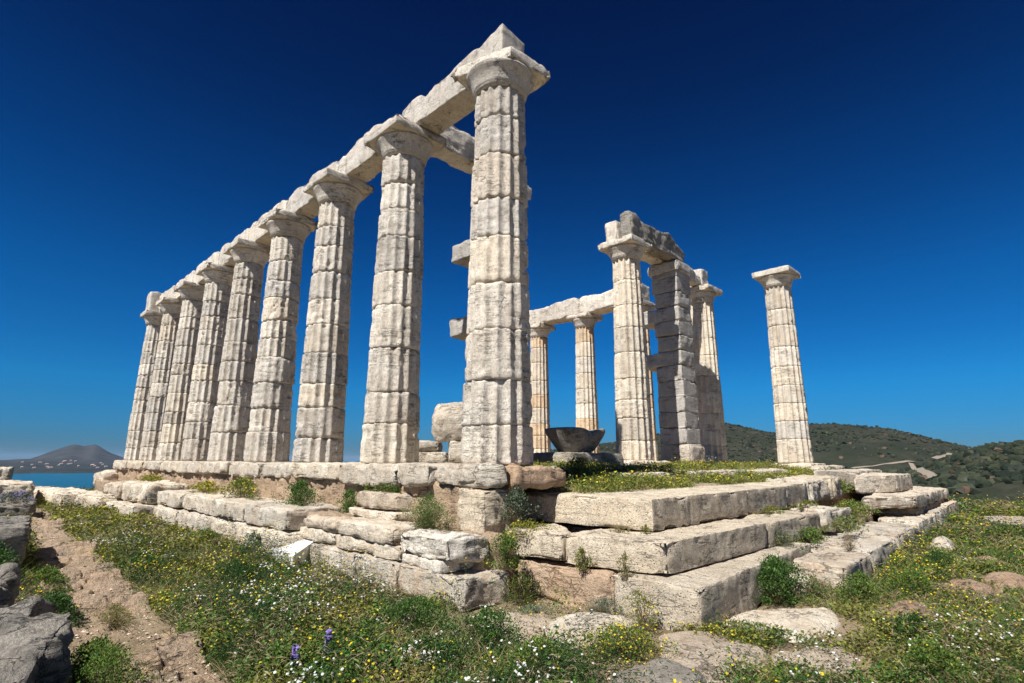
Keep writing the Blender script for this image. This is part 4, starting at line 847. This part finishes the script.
def bush(name, label, x, y, z, rx, ry, h, kind, n=900, leaf=.03, asp=.45, upb=.5, fl=None, nf=0, fr=.011, cat='bush', group=None, mixk=None, stems=True):
    # clumped foliage: leaves sit on short shoots spread through an uneven dome
    n = int(n*1.7); rx *= 1.1; ry *= 1.1; h *= 1.12; ns = max(6, n//14); a = G.uniform(0, 2*math.pi, ns); u = G.random(ns)**.5; zz = G.random(ns)**.8
    lump = 1+.35*np.sin(a*3+x*7)+.2*np.sin(a*5+y*9)
    rr = u*np.sqrt(np.clip(1-zz**2*.85, .02, 1))*lump
    S_ = np.column_stack([rr*np.cos(a)*rx, rr*np.sin(a)*ry, zz*h*(1-.25*u**2)])
    per = n//ns; m = ns*per; q = min(rx, ry)
    B = np.repeat(S_, per, 0)+G.normal(0, 1, (m, 3))*np.array([q, q, h*.6])*.10
    B[:, 2] = np.abs(B[:, 2]); B += [x, y, z]
    out = B-np.array([x, y, z-.3*h]); out /= np.linalg.norm(out, axis=1, keepdims=True)+1e-6
    D = dirs(m, upb)+out*.7; D /= np.linalg.norm(D, axis=1, keepdims=True)
    Ln = leaf*G.uniform(.6, 1.3, m); C = gcol(kind, m)
    if mixk: i = G.random(m) < .35; C[i] = gcol(mixk, i.sum())
    parts = [leaves(B, D, Ln, Ln*asp, C)]
    if stems:
        k = ns; st = np.tile([x, y, z-.02], (k, 1))+np.column_stack([G.normal(0, .15*rx, k), G.normal(0, .15*ry, k), np.zeros(k)]); v = S_+[x, y, z]-st; ln = np.linalg.norm(v, axis=1)
        parts.append(leaves(st, v/ln[:, None], ln, np.full(k, .006), gcol('dry', k)*.6))
    if fl is not None:
        i = G.choice(ns, nf); Q = S_[i]*1.05+[x, y, z]+G.normal(0, .02, (nf, 3)); Q[:, 2] += .02
        parts.append(blossoms(Q, fr*G.uniform(.7, 1.2, nf), np.array(fl)*G.uniform(.8, 1.1, (nf, 1))))
    V, F, C = join(parts)
    return tag(mesh(name, V, F, M['leaf'], (x, y, z), cols=C, smooth=False), label, cat, group)
YEL = (.64, .49, .03); PUR = (.19, .14, .36)
bush('bush', 'round dark green bush against the brown foundation below the fourth column', -.88, 3.75, -.69, .20, .45, .36, 'green', 1500, .035, mixk='dark')
bush('bush', 'yellow-flowered bush against the brown foundation left of the dark round one', -.92, 6.2, -.68, .22, .65, .34, 'olive', 1300, .04, fl=YEL, nf=60, fr=.018, mixk='green')
bush('bush', 'low yellowish bush farther left along the brown foundation', -.95, 8.3, -.68, .2, .8, .22, 'yellow', 900, .045, fl=YEL, nf=50, fr=.02)
bush('bush', 'small yellowish bush on the far end of the ledge, above the bulky pale block', -.95, 13.2, -.62, .25, .9, .22, 'yellow', 700, .05, fl=YEL, nf=20, fr=.02)
bush('bush', 'leggy bright green plant climbing left of the squared tan blocks', -.72, 2.42, -.76, .12, .18, .34, 'green', 900, .032)
bush('bush', 'low green plant creeping along the top of the squared tan blocks', -.62, 1.75, -.40, .10, .55, .12, 'green', 900, .03, mixk='olive')
bush('bush', 'bright green feathery bush left of the upright pitted block', -.86, .30, -.76, .20, .36, .36, 'green', 2600, .026, .25, mixk='green')
bush('bush', 'dark grey-green bush tucked under the rounded brown stone', -.30, -.66, -.62, .16, .16, .32, 'grey', 900, .028, mixk='dark')
bush('bush', 'yellow-green spreading plant below the grey-green bush', -.28, -.80, -.78, .24, .26, .15, 'yellow', 1300, .022, mixk='olive', fl=YEL, nf=25)
bush('bush', 'tall weedy plant between the grey boulder and the step blocks', -.72, -.92, -1.05, .14, .2, .34, 'green', 1100, .028, fl=YEL, nf=8, mixk='olive')
bush('bush', 'dark upright weeds in the gap right of the jagged whitish block', -.62, -1.02, -1.36, .20, .18, .24, 'olive', 900, .028, .3, upb=.9, mixk='dark')
bush('bush', 'small olive shrub growing from the second step', -.34, -1.62, -1.02, .07, .07, .20, 'olive', 420, .022, .35, upb=.9)
bush('bush', 'small dry plant with a thin spike below the long second step block', -.33, -2.12, -1.03, .06, .08, .20, 'olive', 360, .022, .3, upb=1., mixk='dry')
bush('bush', 'tiny brownish tuft on the tread of the second step', .20, -1.72, -.71, .05, .12, .07, 'dry', 260, .02, .3, mixk='olive')
bush('bush', 'tiny olive tuft on the tread of the second step beside the brownish one', .33, -1.95, -.71, .04, .05, .09, 'olive', 200, .02, .3)
bush('bush', 'grey-green herb with upright shoots in front of the brown recessed block', -.52, -2.0, -1.37, .16, .16, .16, 'grey', 800, .026, .2, upb=1.2)
bush('bush', 'straggly yellow-flowered weed in front of the lowest step block', -.55, -2.42, -1.37, .14, .16, .28, 'olive', 520, .024, .3, upb=1., fl=YEL, nf=16, fr=.014)
bush('bush', 'big dark green bush between the lowest step and the right-hand kerb', 1.45, -2.82, -1.40, .42, .26, .40, 'green', 3600, .028, mixk='dark')
bush('bush', 'dry grey-olive shrub right behind the big dark green bush', 2.75, -2.42, -1.10, .34, .22, .26, 'grey', 1100, .032, .3, mixk='olive')
bush('bush', 'low green plant in the dip between second step and kerb', 3.9, -2.35, -1.06, .7, .25, .18, 'green', 1500, .032, mixk='olive')
bush('bush', 'olive weeds growing at the foot of the broken ochre block', 5.0, -2.62, -1.0, .5, .2, .2, 'olive', 1000, .035, mixk='grey')
bush('bush', 'green weeds in front of the opening under the thick slab', 7.0, -2.15, -1.0, .7, .3, .30, 'olive', 1500, .04, mixk='green')
bush('bush', 'green plant between the dark-faced block and the thick slab', 8.6, -1.55, -.62, .6, .3, .26, 'green', 1000, .045, mixk='olive')
bush('bush', 'dry tuft standing on the nearest kerb slabs', 3.75, -2.95, -1.10, .12, .1, .15, 'dry', 420, .03, .15, upb=1.3)
bush('bush', 'row of dry dark sprigs at the near corner of the kerb', 1.95, -3.02, -1.38, .25, .12, .16, 'dry', 600, .025, .2, upb=1.3, mixk='olive')
bush('bush', 'small olive tufts along the foot of the uppermost step', 3.6, -2.02, -.71, .5, .07, .10, 'olive', 700, .025, .3)
bush('bush', 'small olive tufts near the right end of the uppermost step', 5.2, -1.98, -.72, .6, .08, .12, 'olive', 700, .03, .3)
bush('bush', 'rounded bush of green leaves in the right-hand meadow beside the kerb corner', 2.05, -3.45, -1.44, .32, .18, .30, 'green', 1700, .026, mixk='olive')
bush('bush', 'yellow-flowered clump at the bottom, left of the sandy flat rock', -1.12, -2.62, -1.42, .36, .28, .20, 'olive', 2400, .02, fl=YEL, nf=190, fr=.0085, mixk='green')
bush('bush', 'trailing yellow-flowered band at the foot of the lowest step block', -.28, -2.95, -1.40, .16, .42, .10, 'olive', 1200, .02, fl=YEL, nf=80, fr=.008)
bush('bush', 'narrow green creeper between the sandy and the pinkish flat rocks', -.02, -3.22, -1.39, .22, .36, .10, 'green', 1200, .02, mixk='dark')
bush('bush', 'grey-green creeper line between the flat rocks and the steps', -.95, -1.45, -1.38, .35, .18, .08, 'grey', 900, .018, mixk='green', fl=YEL, nf=20, fr=.008)
bush('bush', 'dense green bush at the edge of the sand below the low whitish blocks', -1.85, -.95, -1.42, .26, .42, .24, 'green', 3200, .024, .4, mixk='dark')
bush('bush', 'larger green bush with white flowers in front of the jagged whitish block', -1.72, -1.75, -1.42, .28, .34, .26, 'green', 3000, .024, .4, mixk='dark', fl=(.8, .8, .76), nf=40, fr=.009)
bush('bush', 'deep green feathery clump left of the white slab', -2.35, 2.0, -1.42, .26, .65, .24, 'dark', 3000, .03, .3, mixk='green')
bush('bush', 'grey-leaved plant leaning on the shaded end of the long ledge', -1.62, 3.6, -1.40, .14, .35, .34, 'grey', 900, .032, mixk='green')
bush('bush', 'deep green bush at the bottom left beside the rock path', -3.25, -2.0, -1.42, .28, .45, .24, 'dark', 3200, .022, .3, mixk='green')
bush('bush', 'weedy green clump between the corner boulder and the rock path', -4.1, -.9, -1.40, .22, .7, .26, 'green', 3000, .024, .3, mixk='olive')
bush('bush', 'dark purple-tinged sprigs at the bottom edge beside the corner boulder', -4.2, -2.0, -1.42, .16, .4, .26, 'grey', 1400, .03, .12, upb=1.4, mixk='dry')
bush('bush', 'small dry tuft in the middle of the rock path', -3.75, .9, -1.36, .14, .4, .12, 'olive', 1100, .022, .2, mixk='dry')
bush('bush', 'dark green bush beside the upright squared stone at the left edge', -4.45, 3.6, -1.40, .2, .8, .42, 'dark', 1900, .035, mixk='green')
bush('bush', 'purple-flowered plant spilling over the low dark stone at the left edge', -3.75, 13.4, -1.0, .35, .9, .22, 'grey', 700, .05, fl=PUR, nf=160, fr=.022)
bush('bush', 'green bush with grey stems right of the rounded brown stone, before the bowl block', 1.7, .05, -.30, .38, .3, .34, 'dark', 1600, .032, mixk='olive', fl=YEL, nf=14, fr=.014)
bush('bush', 'tuft with purple blooms at the foot of the square pier', 7.9, .9, -.12, .2, .2, .26, 'olive', 400, .03, fl=PUR, nf=60, fr=.016)
for k, (x, y, l) in enumerate([(-1.42, .55, 'dry brown tuft in the sand below the low whitish blocks, the left one'), (-1.38, .05, 'dry brown tuft in the sand below the low whitish blocks, the middle one'), (-1.16, -.62, 'dry reddish tuft against the jagged whitish block')]):
    bush('dry_tuft', l, x, y, -1.41, .06, .08, .13, 'dry', 260, .035, .08, upb=1.6, cat='tuft', group='dry tufts in the sand')
def spike(x, y, z, label, n=1):
    parts = []; k = 3
    for j in range(k):
        bx, by = x+G.normal(0, .02), y+G.normal(0, .02); h = G.uniform(.24, .30); m = 34
        t = G.uniform(.55, 1, m); a = G.uniform(0, 6.28, m); r = .020*(1.2-t*.6)
        Q = np.column_stack([bx+np.cos(a)*r, by+np.sin(a)*r, z+h*t]); parts.append(blossoms(Q, G.uniform(.009, .014, m), np.array(PUR)*G.uniform(.7, 1.5, (m, 1))))
        parts.append(leaves(np.array([[bx, by, z]]), np.array([[0, 0, 1.]]), np.array([h*1.2]), np.array([.007]), gcol('green', 1)))
    m = 40; parts.append(leaves(np.tile([x, y, z], (m, 1))+G.normal(0, .02, (m, 3)), dirs(m, .8), G.uniform(.04, .09, m), np.full(m, .012), gcol('green', m)))
    V, F, C = join(parts); tag(mesh('purple_flower', V, F, M['petal'], (x, y, z), cols=C, smooth=False), label, 'flower', 'purple flower spikes among the daisies')
spike(-2.92, -1.42, -1.40, 'right-hand purple flower spike among the white daisies at the bottom')
spike(-3.20, -1.52, -1.40, 'left-hand purple flower spike at the bottom, lower than the other')

for k, (x, y, rx, ry, h, kd, l) in enumerate([
    (-4.12, 1.3, .14, .55, .26, 'dark', 'dark weedy clump between the grey boulders and the rock path'),
    (-4.05, -.35, .16, .40, .22, 'green', 'green clump beside the rock path above the corner boulder'),
    (-4.00, 3.2, .14, .60, .22, 'green', 'green clump at the path edge below the upright squared stone'),
    (-2.95, -.35, .30, .42, .24, 'dark', 'dark leafy clump midway along the right edge of the rock path'),
    (-2.55, .35, .24, .40, .22, 'green', 'leafy green clump left of the sand strip in the middle of the meadow'),
    (-1.95, .35, .20, .42, .20, 'dark', 'dark clump at the sand edge below the low tan block'),
    (-1.75, 5.2, .20, .80, .26, 'green', 'green clump leaning on the ledge below its second block'),
    (-2.40, -1.9, .30, .34, .22, 'dark', 'dark clump among the daisies right of the purple spikes'),
    (-1.95, -2.5, .30, .26, .24, 'green', 'leafy clump at the bottom, left of the yellow-flowered clump'),
    (-2.95, 3.6, .26, .90, .20, 'green', 'green clump beside the rock path in the middle distance'),
    (.75, -4.15, .40, .20, .22, 'dark', 'dark leafy clump at the bottom right below the orange rock'),
    (2.9, -3.75, .50, .22, .24, 'green', 'leafy clump right of the nearest orange rock'),
    (4.8, -3.75, .70, .22, .24, 'dark', 'dark clump beside the third slab of the right-hand kerb'),
    (.0, -4.35, .35, .18, .22, 'green', 'bushy clump at the very bottom right of the flat rocks')]):
    bush('bush', l, x, y, -1.42, rx, ry, h, kd, 2600, .024+.002*max(0, y), .4, mixk='green' if kd == 'dark' else 'olive', fl=YEL, nf=14, fr=.008)
# loose gravel on the path and the bare sand
def gravel():
    n = 5200; X = np.where(G.random(n) < .62, G.uniform(-4.4, -3.3, n), G.uniform(-1.9, .2, n)); Y = np.where(X < -3, -4+G.random(n)**1.5*18, G.uniform(-3.4, 2.4, n))
    k = on_path(X, Y) | ((X > -1.75) & (X < .2) & (X < -1.2+9*(Y < -.95)) & (X < -.4+9*(Y < -2.9))); X, Y = X[k], Y[k]; n = len(X)
    t = (1+5**.5)/2
    ov = np.array([(1, 0, 0), (-1, 0, 0), (0, 1, 0), (0, -1, 0), (0, 0, 1), (0, 0, -1)], float); jf = np.array([(0, 2, 4), (2, 1, 4), (1, 3, 4), (3, 0, 4), (2, 0, 5), (1, 2, 5), (3, 1, 5), (0, 3, 5)])
    s_ = (.004+.016*G.random(n)**3)[:, None, None]; V = ov[None]*s_*G.uniform(.6, 1.4, (n, 6, 1))*np.array([1, 1, .6])
    a = G.uniform(0, 6.28, n); c, d = np.cos(a), np.sin(a); Vx = V[..., 0]*c[:, None]-V[..., 1]*d[:, None]; Vy = V[..., 0]*d[:, None]+V[..., 1]*c[:, None]
    Z = np.where(on_path(X, Y), -1.36, height(X, Y)+.004)
    V = np.stack([Vx+X[:, None], Vy+Y[:, None], V[..., 2]+Z[:, None]], -1).reshape(-1, 3)
    C = np.array([.50, .40, .29])*G.uniform(.55, 1.25, (n, 1))
    tag(mesh('gravel', V, (jf[None]+np.arange(n)[:, None, None]*6).reshape(-1, 3), M['leaf_far'], cols=np.repeat(C, 6, 0), smooth=False), 'loose gravel scattered on the rock path and the sand', 'gravel', kind='stuff')
gravel()
